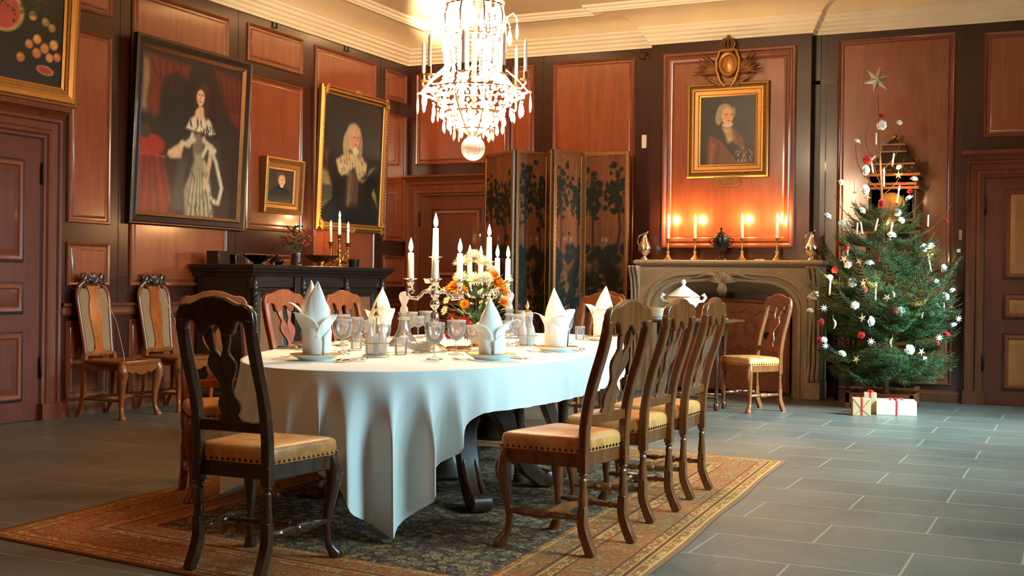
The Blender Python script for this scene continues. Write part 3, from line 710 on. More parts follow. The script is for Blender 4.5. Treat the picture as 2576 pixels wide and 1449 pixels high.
# rug (hand woven, slightly out of square)
q = [(3.16, -9.0), (6.08, -9.33), (5.78, -4.93), (2.86, -4.6)]
b = B(); NX = 40; NY = 60
def rugp(u, v):
    lo = (q[0][0] + (q[1][0] - q[0][0]) * u, q[0][1] + (q[1][1] - q[0][1]) * u); hi = (q[3][0] + (q[2][0] - q[3][0]) * u, q[3][1] + (q[2][1] - q[3][1]) * u)
    w = .006 * math.sin(v * 21) * (1 if u in (0, 1) else 0) 
    return (lo[0] + (hi[0] - lo[0]) * v + w, lo[1] + (hi[1] - lo[1]) * v, .0035)
b.grid(rugp, NX, NY); rg = b.build('persian_rug', rug_m(2.93, 4.4), None, solid=.005)
uvl = rg.data.uv_layers.new(name='UVMap'); i = 0
for pl in rg.data.polygons:
    for vi, li in zip(pl.vertices, pl.loop_indices): uvl.data[li].uv = ((vi % (NX + 1)) / NX * 2.93, (vi // (NX + 1)) / NY * 4.4)
tag(rg, 'worn oriental rug with navy floral field and gold borders under the dining table', 'rug')
# ------------------------------------------------------------------ candles and candelabra
TZ = .7485
def candle(parent, x, y, z, h, r=.0185, lit=True):
    c = B().lathe([(r * .97, 0), (r, .004), (r * .86, h - .004), (r * .6, h), (.001, h - .002)], 12, (x, y, z)).build('candle', M['wax'], parent, sharp=50)
    B().tube([(x, y, z + h - .002), (x + .001, y, z + h + .008)], .0012, 5).build('wick', M['iron'], c)
    if lit:
        B().lathe([(q * min(1, .45 + r * 30), e * min(1, .5 + r * 27)) for q, e in ((.001, 0), (.0095, .010), (.0128, .024), (.0108, .042), (.0055, .062), (.0003, .080))], 10, (x, y, z + h + .004)).build('flame', M['flame'], c)
    return c
NOZ = [(.007, 0), (.016, .004), (.02, .014), (.014, .024), (.021, .034), (.024, .046), (.016, .052), (.017, .056), (.038, .062), (.043, .066), (.019, .068)]
def flamelight(p, k=1.0): point('flame_light', p, P_CANDLE * k, WARM, .012)
def candelabrum(loc, rz, label, lean=None):
    root = empty('candelabrum', loc, rz, label, 'candelabrum', 'silver candelabra on the dining table'); S = M['silver']
    b = B(); b.lathe([(.085, 0), (.088, .006), (.08, .014), (.062, .02), (.05, .032), (.03, .045), (.022, .06), (.032, .075), (.022, .09), (.014, .11), (.02, .15), (.026, .19), (.022, .215), (.013, .225), (.012, .24), (.024, .252), (.03, .27), (.022, .288), (.014, .30)], 16, lobes=8, lob=.04)
    b.build('base', S, root, sharp=60)
    B().lathe([(.014, .30), (.024, .31), (.028, .33), (.02, .35), (.014, .365), (.02, .38), (.028, .40), (.024, .425), (.015, .44), (.02, .45), (.024, .462), (.016, .47)], 14).build('stem', S, root, sharp=60)
    n = B(); n.lathe([(r, z + .468) for r, z in NOZ], 14); n.build('nozzle', S, root, sharp=60)
    candle(root, 0, 0, .53, .165)
    for k in range(4):
        a = PI / 2 * k; d = Vector((math.cos(a), math.sin(a), 0)); b = B()
        P = [(.015, .325), (.04, .345), (.065, .335), (.085, .31), (.11, .298), (.138, .302), (.155, .322), (.152, .345), (.132, .352), (.12, .34), (.125, .328), (.135, .330)]
        b.tube([tuple(d * x + Vector((0, 0, z))) for x, z in P], [.010, .010, .010, .010, .0095, .009, .0085, .008, .007, .006, .005, .004], 8)
        for x, z, r in ((.05, .338, .013), (.098, .300, .013), (.15, .315, .011), (.075, .32, .011)): b.ball(tuple(d * x + Vector((0, 0, z))), r, 8)
        ar = b.build('arm', S, root, sharp=60)
        B().lathe([(r * .95, z + .345) for r, z in NOZ], 14, tuple(d * .138)).build('nozzle', S, ar, sharp=60)
        candle(root, d.x * .138, d.y * .138, .405, .15)
    return root
candelabrum((4.23, -6.85, TZ), R_(28), 'ornate silver candelabrum with five lit candles, left of the flowers')
candelabrum((3.965, -5.645, TZ), R_(50), 'ornate silver candelabrum with five lit candles, right of and behind the flowers')
for c in ((4.23, -6.85), (3.965, -5.645)):
    flamelight((c[0], c[1], TZ + .735), 2.2)
    for k in range(4): flamelight((c[0] + .138 * math.cos(PI / 2 * k + (R_(28) if c[0] > 4.1 else R_(50))), c[1] + .138 * math.sin(PI / 2 * k + (R_(28) if c[0] > 4.1 else R_(50))), TZ + .59), 1.0)

# ------------------------------------------------------------------ plates with folded napkins
def plate():
    r = empty('soup_plate'); b = B()
    b.lathe([(.03, .004), (.07, .002), (.078, .0), (.08, .004), (.10, .016), (.125, .028), (.127, .031), (.124, .032), (.098, .021), (.075, .012), (.02, .010), (.001, .010)], 32); b.build('body', M['white'], r, sharp=50)
    B().lathe([(.1235, .0322), (.1275, .0312), (.1265, .0335), (.1235, .0336)], 32).build('gilt_rim', M['gold'], r)
    return r
def napkin(h=.33, seed=0, fan=0):
    rs = random.Random(seed); r = empty('folded_napkin'); L = M['napkin']; k = h / .33
    prof = [(0, .060), (.10, .064), (.25, .067), (.42, .069), (.55, .066), (.68, .055), (.80, .038), (.90, .021), (.97, .009), (1.0, .002)]
    n = 48; R = []; sx, sy = .018 * math.cos(seed * 2), .018 * math.sin(seed * 2)
    for j in range(29):
        t = j / 28; rad = float(np.interp(t, [p[0] for p in prof], [p[1] for p in prof])); row = []
        for i in range(n):
            th = 2 * PI * i / n; w = ((th * 1.5 / PI + seed + 1.1 * t) % 1.0); fold = (.09 * (w - .5) if t < .8 else .09 * (w - .5) * (1 - t) * 5)
            fl = 1 - .30 * max(0, t - .4) * abs(math.sin(th - seed))
            q = rad * (1 + fold) * fl; row.append((q * math.cos(th) + sx * t * t, q * math.sin(th) + sy * t * t, h * t * (1 + .02 * math.sin(2 * th + seed))))
        R.append(row)
    B().rings(R, 0, True, True).build('body', L, r, sharp=34)
    # diagonal flap across the front and pointed petals turned down at the sides
    def flap(u, v, a): 
        th = a + (u - .5) * 1.9; z = h * (.06 + .34 * v * (1 - abs(u - .35) * .9)); q = .070 + .004 * v
        return (q * math.cos(th), q * math.sin(th), z)
    B().grid(lambda u, v: flap(u, v, seed * 1.7 - 1.2), 14, 8).build('flap', L, r, solid=.003, sharp=0)
    def leaf(u, v, a, z0, top, wid, bend):
        w = wid * (1 - max(0, (v - .35) / .65) ** 1.7) * (.85 + .15 * min(1, v * 3)); s = u * 2 - 1; x = s * w
        off = .060 + bend * max(0, v - .15) ** 1.5 * 1.35 - .5 * x * x / max(wid, .01) * (1 - v) + .005 * math.sin(v * 6 + s * 2 + seed)
        z = z0 + (top - z0) * v - bend * .9 * max(0, v - .5) ** 2 * 2.6
        return (off * math.cos(a) - x * math.sin(a), off * math.sin(a) + x * math.cos(a), z)
    for a, top, wid, bend in ((seed + 1.2 + fan, h * .80, .066, .085), (seed + 3.4 + fan, h * .72, .07, .075), (seed + 5.3 + fan, h * .66, .06, .05)):
        B().grid(lambda u, v: leaf(u, v, a, h * .28, top, wid, bend), 12, 16).build('petal', L, r, solid=.003, sharp=0)
    return r
NAP = [((4.13, -7.86), .37, 1.0, 'white folded napkin nearest the camera, standing on the plate at the near left corner'),
       ((3.50, -6.98), .375, 2.2, 'white folded napkin directly behind the nearest napkin, left side of the table'),
       ((3.42, -6.12), .34, 3.7, 'cream lit folded napkin left of the tall glass decanter'),
       ((4.81, -7.30), .30, 4.4, 'tall pointed napkin in front of the flowers'),
       ((4.79, -6.42), .35, 5.1, 'white folded napkin right of the pointed one, before the glass decanters'),
       ((4.52, -4.98), .36, 0.2, 'white folded napkin farthest right, beside the nearest walnut chair top')]
PL = ['white gilt edged plate under the nearest napkin', 'white plate at the left table edge behind the nearest napkin', 'white plate left of the tall decanter', 'white gilt edged plate under the pointed napkin', 'white plate in front of the cruet at the right table edge', 'white plate at the far right of the table beside the chair top']
p0 = plate()
for i, ((x, y), h, sd, lab) in enumerate(NAP):
    pl = p0 if i == 0 else copy_tree(p0); pl.location = (x, y, TZ); tag(pl, PL[i], 'plate', 'place setting plates')
    np_ = napkin(h, sd, .3 * i); np_.location = (x, y, TZ + .0125); tag(np_, lab, 'napkin', 'folded linen napkins')

# ------------------------------------------------------------------ glasses, decanters, cruets
def goblet(h, r, stem, name='wine_glass'):
    root = empty(name); b = B(); zb = h * stem
    b.lathe([(.001, zb + .004), (r * .5, zb + .012), (r * .85, zb + (h - zb) * .3), (r, h * .80), (r * 1.02, h), (r * .98, h), (r * .95, h * .80), (r * .8, zb + (h - zb) * .32), (r * .4, zb + .02), (.001, zb + .014)], 20); b.build('bowl', M['glass'], root, sharp=60)
    B().lathe([(r * .86, 0), (r * .84, .003), (r * .3, .008), (.005, .018), (.004, zb * .55), (.008, zb * .7), (.005, zb * .85), (.008, zb + .004)], 16).build('stem', M['glass'], root, sharp=60)
    B().lathe([(r * 1.0, h - .013), (r * 1.025, h - .012), (r * 1.03, h - .001), (r * 1.0, h)], 20).build('rim_line', M['crystal'], root)
    return root
def tumbler(h, r):
    root = empty('tumbler'); B().lathe([(r * .86, 0), (r * .9, .003), (r, h), (r * .95, h), (r * .84, .014), (.001, .012)], 20).build('body', M['glass'], root, sharp=50)
    B().lathe([(r * .99, h - .010), (r * 1.015, h - .009), (r * 1.02, h - .001), (r, h)], 20).build('rim_line', M['crystal'], root)
    return root
gA, gB, gC = goblet(.188, .050, .38), goblet(.155, .041, .44), tumbler(.092, .036)
GL = [(gA, 4.56, -7.44, 'large'), (gA, 4.46, -7.02, 'large'), (gB, 4.45, -6.82, 'small'), (gA, 3.95, -7.36, 'large'), (gB, 3.86, -7.20, 'small'), (gA, 3.82, -7.04, 'large'), (gB, 4.06, -7.12, 'small'),
      (gA, 3.46, -6.62, 'large'), (gB, 3.58, -6.52, 'small'), (gA, 3.40, -5.70, 'large'), (gB, 3.36, -5.52, 'small'), (gA, 3.33, -5.36, 'large'), (gA, 4.22, -5.74, 'large'), (gA, 4.16, -5.52, 'large'),
      (gB, 4.27, -5.98, 'small'), (gA, 4.46, -5.50, 'large'), (gB, 4.60, -6.9, 'small'), (gB, 4.10, -4.70, 'small'), (gA, 3.75, -4.62, 'large'), (gB, 3.50, -4.75, 'small')]
GC = [(4.22, -7.20), (4.45, -6.62), (4.30, -4.86), (3.72, -6.86), (3.62, -5.8)]
NAMES = ['first', 'second', 'third', 'fourth', 'fifth', 'sixth', 'seventh', 'eighth', 'ninth', 'tenth', 'eleventh', 'twelfth', 'thirteenth', 'fourteenth', 'fifteenth', 'sixteenth', 'seventeenth', 'eighteenth', 'nineteenth', 'twentieth',
         'twenty-first', 'twenty-second', 'twenty-third', 'twenty-fourth', 'twenty-fifth', 'twenty-sixth', 'twenty-seventh', 'twenty-eighth', 'twenty-ninth', 'thirtieth', 'thirty-first', 'thirty-second', 'thirty-third', 'thirty-fourth', 'thirty-fifth', 'thirty-sixth', 'thirty-seventh', 'thirty-eighth', 'thirty-ninth', 'fortieth']
def scrx(p): # bearing from the room's near right corner, used only to count things from left to right in labels
    return ((p[0] - 7.531) * _r[0] + (p[1] + 12.787) * _r[1]) / ((p[0] - 7.531) * _f[0] + (p[1] + 12.787) * _f[1])
used = set(); cnt = {}
for proto, x, y, kind in sorted(GL, key=lambda g: scrx(g[1:3])):
    o = proto if id(proto) not in used else copy_tree(proto); used.add(id(proto)); o.location = (x, y, TZ); o.rotation_euler.z = x * 7
    i = cnt.get(kind, 0); cnt[kind] = i + 1
    tag(o, '%s stemmed wine glass, %s from the left among the %s ones on the table' % (kind, NAMES[i], kind), 'glass', 'stemmed glasses on the table')
for i, (x, y) in enumerate(sorted(GC, key=scrx)):
    o = gC if i == 0 else copy_tree(gC); o.location = (x, y, TZ); tag(o, 'clear straight sided tumbler, %s from the left on the white cloth' % NAMES[i], 'glass', 'tumblers on the table')
def decanter(x, y, label, k=1.0):
    root = empty('decanter', (x, y, TZ), 0, label, 'decanter', 'cut glass decanters'); root.scale = (k, k, k)
    B().lathe([(.085, 0), (.09, .006), (.085, .02), (.055, .06), (.036, .10), (.028, .15), (.026, .185), (.034, .20), (.034, .206), (.024, .206), (.022, .185), (.024, .15), (.03, .10), (.05, .058), (.074, .02), (.001, .012)], 24, lobes=12, lob=.03).build('body', M['glass'], root, sharp=60)
    B().lathe([(.027, .158), (.036, .164), (.036, .172), (.027, .178)], 20).build('neck_ring', M['crystal'], root)
    B().lathe([(.018, .200), (.026, .212), (.022, .235), (.014, .245), (.016, .255), (.030, .285), (.033, .305), (.024, .325), (.001, .333)], 12).build('stopper', M['crystal'], root, sharp=20)
decanter(3.80, -6.46, 'tall cut glass decanter with pear shaped stopper, left of the left candelabrum')
decanter(3.84, -5.06, 'cut glass decanter with pear stopper behind the pointed napkin')
def cruet(x, y, a, label):
    root = empty('cruet_stand', (x, y, TZ), a, label, 'cruet stand', 'glass cruet stands')
    B().lathe([(.07, 0), (.072, .008), (.06, .014), (.001, .014)], 20).build('tray', M['silver'], root)
    b = B(); b.tube([(0, 0, .012), (0, 0, .21)], .004, 6); b.lathe([(.012, .205), (.016, .215), (.006, .235), (.013, .25), (.008, .265), (.001, .285)], 10)
    for z in (.07,): b.tube([(.062 * math.cos(t * PI / 10), .062 * math.sin(t * PI / 10), z) for t in range(21)], .003, 6)
    b.build('holder', M['silvergilt'], root)
    for sx in (-1, 1):
        t = B().lathe([(.022, .015), (.026, .02), (.027, .09), (.02, .12), (.010, .14), (.009, .165), (.015, .172), (.008, .172), (.007, .14), (.018, .118), (.023, .09), (.022, .022), (.001, .02)], 14, (sx * .03, 0, 0)).build('bottle', M['crystal'], root, sharp=30)
        B().lathe([(.006, .165), (.011, .178), (.014, .195), (.008, .212), (.001, .22)], 8, (sx * .03, 0, 0)).build('stopper', M['crystal'], t, sharp=20)
    for sy in (-1, 1): B().lathe([(.014, .015), (.016, .07), (.010, .10), (.012, .115), (.001, .12)], 12, (0, sy * .034, 0)).build('caster', M['crystal'], root, sharp=30)
cruet(4.22, -7.45, .5, 'glass cruet stand with stoppered bottles right of the nearest napkin')
cruet(4.44, -6.06, 1.1, 'glass cruet stand with stoppered bottles right of the pointed napkin')
b = B(); b.lathe([(.03, 0), (.034, .004), (.02, .012), (.05, .022), (.085, .042), (.10, .058), (.096, .06), (.08, .046), (.04, .026), (.001, .02)], 28, lobes=14, lob=.05)
tag(b.build('glass_bowl', M['glass'], sharp=60), 'shallow fluted glass bowl before the left candelabrum', 'bowl').location = (4.22, -7.02, TZ)
b = B(); b.lathe([(.10, 0), (.105, .01), (.10, .022), (.001, .022)], 28, lobes=10, lob=.05)
tag(b.build('silver_stand', M['silvergilt'], sharp=60), 'low ornate silver plateau between the candelabrum and the flowers', 'stand').location = (4.32, -6.66, TZ)

# ------------------------------------------------------------------ cutlery
def spoon():
    b = B(); b.ribbon([(0, 0, .004), (0, .05, .006), (0, .11, .012), (0, .135, .010)], [.016, .009, .006, .007], .0025)
    b.grid(lambda u, v: ((u - .5) * .044 * math.sin(PI * min(.97, max(.03, v))) ** .6, .133 + .066 * v, .003 + .02 * (u - .5) ** 2 + .030 * (v - .5) ** 2), 6, 8); return b
def fork():
    b = B(); b.ribbon([(0, 0, .004), (0, .05, .006), (0, .12, .011), (0, .15, .006)], [.015, .009, .006, .022], .0025)
    for k in (-1.5, -.5, .5, 1.5): b.ribbon([(k * .006, .148, .006), (k * .0062, .175, .004), (k * .006, .205, .010)], .0035, .002)
    return b
def knife():
    b = B(); b.tube([(0, 0, .007), (0, .02, .008), (0, .085, .007)], [.006, .010, .007], 8); b.ribbon([(0, .085, .006), (0, .15, .006), (0, .20, .006), (0, .218, .006)], [.016, .019, .015, .004], .002, (1, 0, 0)); return b
cut = {'spoon': spoon().build('spoon', M['silver'], solid=.0012), 'fork': fork().build('fork', M['silver']), 'knife': knife().build('knife', M['silver'])}
SET = [((4.13, -7.86), 8, 'the nearest napkin'), ((3.50, -6.98), -90, 'the second napkin on the left side'), ((3.42, -6.12), -92, 'the napkin left of the decanter'), ((4.81, -7.30), 82, 'the pointed napkin'), ((4.79, -6.42), 92, 'the napkin before the right cruet'), ((4.52, -4.98), 118, 'the farthest right napkin')]
first = set()
for (x, y), a, who in SET:
    ar = R_(a); fw = (-math.sin(ar), math.cos(ar)); rt = (math.cos(ar), math.sin(ar))
    for kind, off, bk, extra, word in (('fork', -.185, -.10, 2, 'fork on the outer left of'), ('fork', -.155, -.09, 2, 'fork on the inner left of'), ('knife', .15, -.10, 0, 'knife on the inner right of'), ('knife', .185, -.11, 0, 'knife on the outer right of'), ('spoon', .225, -.10, 0, 'spoon on the right of')):
        o = cut[kind] if kind not in first else cut[kind].copy()
        if kind in first: COL.objects.link(o)
        first.add(kind)
        o.location = (x + rt[0] * off + fw[0] * bk, y + rt[1] * off + fw[1] * bk, TZ + .0015); o.rotation_euler = (0, 0, ar + R_(extra))
        tag(o, 'silver %s %s' % (word, who), 'cutlery', 'silver cutlery on the cloth')

# ------------------------------------------------------------------ bouquet between the candelabra
fx, fy = 4.20, -6.27
bq = empty('flower_bouquet', (fx, fy, TZ), 0, 'bouquet of white, orange and wine red flowers between the two candelabra', 'flowers')
B().lathe([(.045, 0), (.05, .006), (.03, .02), (.04, .06), (.065, .11), (.075, .15), (.07, .15), (.055, .11), (.001, .03)], 20).build('vase', M['silvergilt'], bq, sharp=50)
rs = random.Random(11)
def mum(r, n, mat, p, d, spiky=.0, layers=4, center=None):
    b = B(); d = Vector(d).normalized(); a = d.cross(Vector((.3, .2, .9))).normalized(); c = d.cross(a); P = Vector(p)
    for L in range(layers):
        el = .12 + 1.25 * L / max(1, layers - 1); m = max(5, int(n * (1 - .55 * L / layers))); rr = r * (1 - .25 * L / layers)
        for k in range(m):
            t = 2 * PI * (k + .5 * (L % 2)) / m + rs.random() * .2; q = a * math.cos(t) + c * math.sin(t); s = q.cross(d)
            e = el + rs.random() * .2; dirv = q * math.cos(e) + d * math.sin(e); w = r * (.06 if spiky else .15)
            o, mid, tip = P + dirv * r * .1, P + dirv * rr * .62 + d * r * .06, P + dirv * rr
            b.add([tuple(o - s * w * .5), tuple(o + s * w * .5), tuple(mid + s * w), tuple(tip), tuple(mid - s * w)], [(0, 1, 2, 3, 4)])
    fl_ = b.build('flower', mat, bq, sharp=0)
    if center: B().ball(tuple(P + d * r * .25), r * .22, 8).build('flower_centre', center, fl_)
    return fl_
FL = []
def bloom(dx, dz, r, mat, dy=0.0, n=16, spiky=0, layers=4, center=None):
    # dx across the table as seen from the camera side, dz height above cloth, dy towards the camera
    p = (dx * .903 + dy * .43, dx * .43 - dy * .9, dz); d = Vector((p[0] + .06, p[1] - .10, (dz - .2) * 1.2 + .05)); mum(r, n, mat, p, d, spiky, layers, center); FL.append(p)
for dx, dz, r, dy in ((-.085, .50, .075, .0), (-.02, .54, .07, -.03), (.03, .50, .07, .02), (-.01, .40, .07, .09), (.05, .41, .06, .08), (-.10, .42, .055, .04), (.085, .46, .05, -.04)): bloom(dx, dz, r, M['petal'], dy, 22, 1, 5)
for dx, dz, r, dy in ((.12, .38, .06, .05), (.155, .33, .045, .05), (.10, .43, .045, .03), (-.13, .36, .055, .07), (-.17, .34, .04, .05), (-.07, .26, .035, .12), (.155, .27, .04, .04), (-.09, .34, .045, .10)): bloom(dx, dz, r, M['orange'], dy, 16, 0, 5)
for dx, dz, r, dy in ((-.07, .15, .055, .13), (-.11, .10, .05, .13), (-.14, .17, .045, .10), (-.05, .09, .045, .14), (-.16, .08, .04, .10)): bloom(dx, dz, r, M['wine'], dy, 14, 0, 2, M['yellow'])
for dx, dz, r, dy in ((-.19, .22, .035, .05), (-.21, .13, .03, .06), (-.18, .28, .03, .06), (.19, .42, .03, 0)): bloom(dx, dz, r, M['petal'], dy, 12, 0, 2, M['yellow'])
b = B()
for p in FL: b.tube([(0, 0, .12), (p[0] * .4, p[1] * .4, .12 + (p[2] - .12) * .45), (p[0] * .96, p[1] * .96, p[2] - .01)], [.003, .0025, .002], 5)
b.build('stems', M['green'], bq)
b = B()
for k in range(150):
    t = rs.random() * 2 * PI; r = .03 + .13 * rs.random() ** .7; z = .12 + .30 * rs.random(); p = Vector((r * math.cos(t), r * math.sin(t), z))
    d = Vector((math.cos(t), math.sin(t), rs.random() * 1.2 - .2)).normalized(); s = d.cross(Vector((0, 0, 1))).normalized(); L = .05 + .05 * rs.random(); w = .010 + .010 * rs.random()
    b.add([tuple(p), tuple(p + d * L * .4 + s * w), tuple(p + d * L), tuple(p + d * L * .4 - s * w)], [(0, 1, 2, 3)])
tag(b.build('leaves', M['green'], bq, sharp=0), kind='stuff')
# trailing sprig leaning left of the vase
b = B(); b.tube([(-.08, -.02, .30), (-.17, -.08, .33), (-.26, -.13, .40)], [.003, .0025, .0015], 5)
for k in range(7):
    q = Vector((-.10 - .026 * k, -.04 - .014 * k, .305 + .013 * k)); s = (-1) ** k
    b.add([tuple(q), tuple(q + Vector((-.02, .012 * s, .025 * s))), tuple(q + Vector((-.055, .01 * s, .03 * s))), tuple(q + Vector((-.03, -.01, .0)))], [(0, 1, 2, 3)])
b.build('sprig', M['cream'], bq, sharp=0)
# ------------------------------------------------------------------ framed pictures
def frame_bits(name, loc_t, w, h, prof, mats, mi, canvas, paint, label, tilt=0.0, cat='painting', inset=None):
    """loc_t: placement of the bottom centre of the frame on the wall"""
    root = empty(name, label=label, cat=cat); t = loc_t @ RX(R_(tilt)) @ T(0, h / 2, .004)
    b = B(); b.frame(w, h, prof, 0, t, mats=mi); b.frame(w, h, [(0, 0), (prof[-1][0], 0)], mi[0], t)
    b.build('frame', mats, root, sharp=25)
    d = prof[-1][0]
    canvas.build('canvas', w - 2 * d + .006, h - 2 * d + .006, t @ T(0, 0, .014), root, paint)
    root['tilt'] = 0; del root['tilt']
    return root, t
skin, dk = (214, 168, 128), (30, 22, 22)
# full length lady in a state robe
P = Paint(150, 165, (36, 24, 23)); P.mottle(5, .5, 3)
P.poly([(0, .62), (.07, .62), (.09, .95), (0, .95)], (142, 112, 84), .05); P.ell(.28, .66, .2, .28, (20, 28, 27), .5)
P.poly([(.04, .97), (.46, .95), (.43, .86), (.32, .90), (.2, .84), (.17, .72), (.18, .62), (.12, .58), (.06, .66), (.09, .8)], (112, 40, 28), .04)
for k in range(5): P.line([(.08 + .07 * k, .95), (.12 + .05 * k, .86 - .03 * k)], .008, (70, 24, 20), .02)
P.poly([(.70, .97), (1, .93), (1, .60), (.9, .66), (.8, .80)], (100, 38, 26), .05)
for k in range(4): P.line([(.76 + .06 * k, .93), (.84 + .04 * k, .72)], .008, (60, 22, 18), .03)
P.poly([(0, .37), (.22, .36), (.28, .22), (.36, .0), (0, 0)], (136, 30, 24), .03); P.ell(.10, .42, .14, .07, (152, 38, 30), .3); P.line([(0, .36), (.24, .355)], .006, (190, 60, 40))
for x0, x1 in ((.06, .03), (.14, .2), (.2, .3), (.1, .12)): P.line([(x0, .34), (x1, .02)], .014, (92, 20, 18), .04)
P.ell(.05, .50, .05, .045, (52, 46, 34), .3)
P.poly([(.43, .52), (.78, .52), (.83, .38), (.80, .14), (.74, .1), (.68, .3), (.45, .3), (.36, .02), (.30, .02), (.38, .30), (.36, .38)], (44, 42, 42), .03)
P.poly([(.36, .34), (.46, .36), (.44, .02), (.34, .02)], (60, 64, 56), .05)
P.poly([(.50, .53), (.63, .53), (.60, .40), (.68, .34), (.76, .0), (.46, .0), (.44, .16), (.53, .36)], (150, 136, 104), .03)
for k in range(12): P.line([(.54 + .008 * k, .36), (.47 + .024 * k, .0)], .006, (196, 180, 134) if k % 2 else (104, 94, 74), .02)
P.poly([(.50, .53), (.63, .53), (.60, .41), (.53, .40)], (112, 106, 88), .02)
P.poly([(.42, .44), (.40, .36), (.30, .35), (.26, .37), (.27, .40), (.40, .47)], skin, .02); P.line([(.27, .37), (.14, .16)], .004, (60, 40, 24))
P.line([(.70, .46), (.69, .36), (.66, .24), (.655, .19)], .022, skin, .02)
for path in ([(.62, .50), (.70, .45), (.76, .36), (.80, .27), (.83, .20), (.80, .10), (.73, .11), (.68, .20)], [(.46, .47), (.52, .49)], [(.62, .40), (.66, .47), (.74, .44)], [(.40, .46), (.47, .45), (.5, .52)]): P.line(path, .018, (202, 190, 156), .02)
P.poly([(.43, .555), (.47, .62), (.53, .66), (.63, .66), (.68, .63), (.735, .55), (.68, .535), (.60, .545), (.52, .545)], (214, 202, 170), .02)
P.streak([(.43, .555), (.47, .62), (.53, .66), (.63, .66), (.68, .63), (.735, .55), (.60, .545)], (30, 26, 24), 26, 4, 0, .035, .004)
P.streak([(.46, .2), (.5, .3), (.7, .3), (.78, .14), (.72, .02), (.5, .02)], (54, 48, 40), 26, 5, .1, .03, .004)
P.ell(.575, .665, .058, .04, (220, 178, 142), .3); P.line([(.575, .69), (.575, .73)], .024, (214, 170, 132), .02)
P.ell(.59, .79, .075, .075, (58, 36, 25), .25); P.ell(.635, .72, .03, .09, (54, 34, 24), .4); P.ell(.525, .75, .022, .05, (54, 34, 24), .5); P.ell(.567, .768, .041, .052, (226, 184, 148), .18); P.ell(.548, .755, .012, .014, (216, 140, 112), .8, 0, .6)
P.line([(.545, .785), (.558, .787)], .0035, (70, 46, 38)); P.line([(.578, .786), (.592, .784)], .0035, (70, 46, 38)); P.line([(.566, .78), (.562, .762), (.57, .76)], .003, (176, 126, 98)); P.line([(.556, .74), (.576, .74)], .004, (176, 70, 62))
P.mottle(30, .22, 8)
BL = [(0, 0), (0, .045), (.010, .052), (.022, .046), (.03, .05), (.075, .04), (.085, .044), (.10, .03), (.112, .018)]
frame_bits('portrait_painting', on_left(-3.99, 1.615), 1.585, 1.655, BL, [M['black'], M['golddark']], [0, 0, 1, 0, 0, 0, 1, 1], P, M['paint'], 'large black framed painting of a lady in an ermine robe on the left wall', 2.6)
# gentleman in a long pale wig
P = Paint(120, 140, (20, 27, 25)); P.mottle(4, .5, 5)
P.poly([(0, .1), (.17, .2), (.17, .30), (.1, .40), (0, .42)], (124, 106, 74), .05); P.poly([(0, .12), (.17, .2), (.17, .29), (0, .30)], (58, 58, 48), .03)
P.poly([(.08, .40), (.10, .56), (.03, .58)], (92, 44, 36), .04)
P.poly([(.25, .50), (.42, .60), (.62, .60), (.77, .48), (.72, .30), (.66, .10), (.34, .08), (.30, .36)], (30, 28, 28), .06)
P.poly([(.41, .42), (.62, .42), (.60, .16), (.42, .16)], (92, 70, 50), .06); P.line([(.47, .42), (.45, .16)], .015, (124, 98, 70), .04); P.line([(.56, .42), (.54, .16)], .012, (66, 50, 40), .04)
P.poly([(.22, .50), (.42, .585), (.5, .57), (.62, .585), (.75, .50), (.74, .42), (.62, .36), (.53, .46), (.42, .40), (.32, .38), (.27, .41)], (188, 164, 116), .03)
P.streak([(.22, .50), (.42, .585), (.62, .585), (.75, .50), (.74, .42), (.62, .36), (.53, .46), (.42, .40), (.27, .41)], (36, 30, 26), 22, 6, .3, .03, .005)
P.poly([(.60, .38), (.68, .34), (.9, .49), (.80, .46), (.74, .37)], (150, 124, 84), .03)
P.poly([(.85, .26), (.92, .2), (.96, .16), (.93, .26), (.88, .31)], (150, 122, 76), .03)
P.ell(.50, .70, .135, .115, (170, 146, 112), .25); P.ell(.38, .63, .055, .10, (160, 136, 104), .3); P.ell(.61, .63, .05, .10, (140, 116, 88), .3)
P.ell(.535, .685, .062, .075, (196, 140, 106), .2); P.ell(.54, .59, .05, .03, (206, 190, 160), .3)
P.line([(.505, .70), (.525, .702)], .005, (70, 48, 40)); P.line([(.555, .702), (.575, .70)], .005, (70, 48, 40)); P.line([(.54, .695), (.545, .67), (.535, .668)], .004, (160, 104, 78)); P.line([(.525, .642), (.555, .642)], .005, (150, 66, 58))
P.mottle(26, .25, 9)
GP = [(0, 0), (0, .035), (.012, .05), (.026, .04), (.04, .055), (.055, .05), (.07, .03), (.085, .03), (.092, .018)]
kp, kt = frame_bits('portrait_painting', on_left(-1.275, 1.695), 1.385, 1.57, GP, [M['gold'], M['golddark']], [1, 0, 1, 0, 1, 1, 0, 0], P, M['paint'], 'gilt framed portrait of a man in a pale curled wig, left wall near the corner', 2.2)
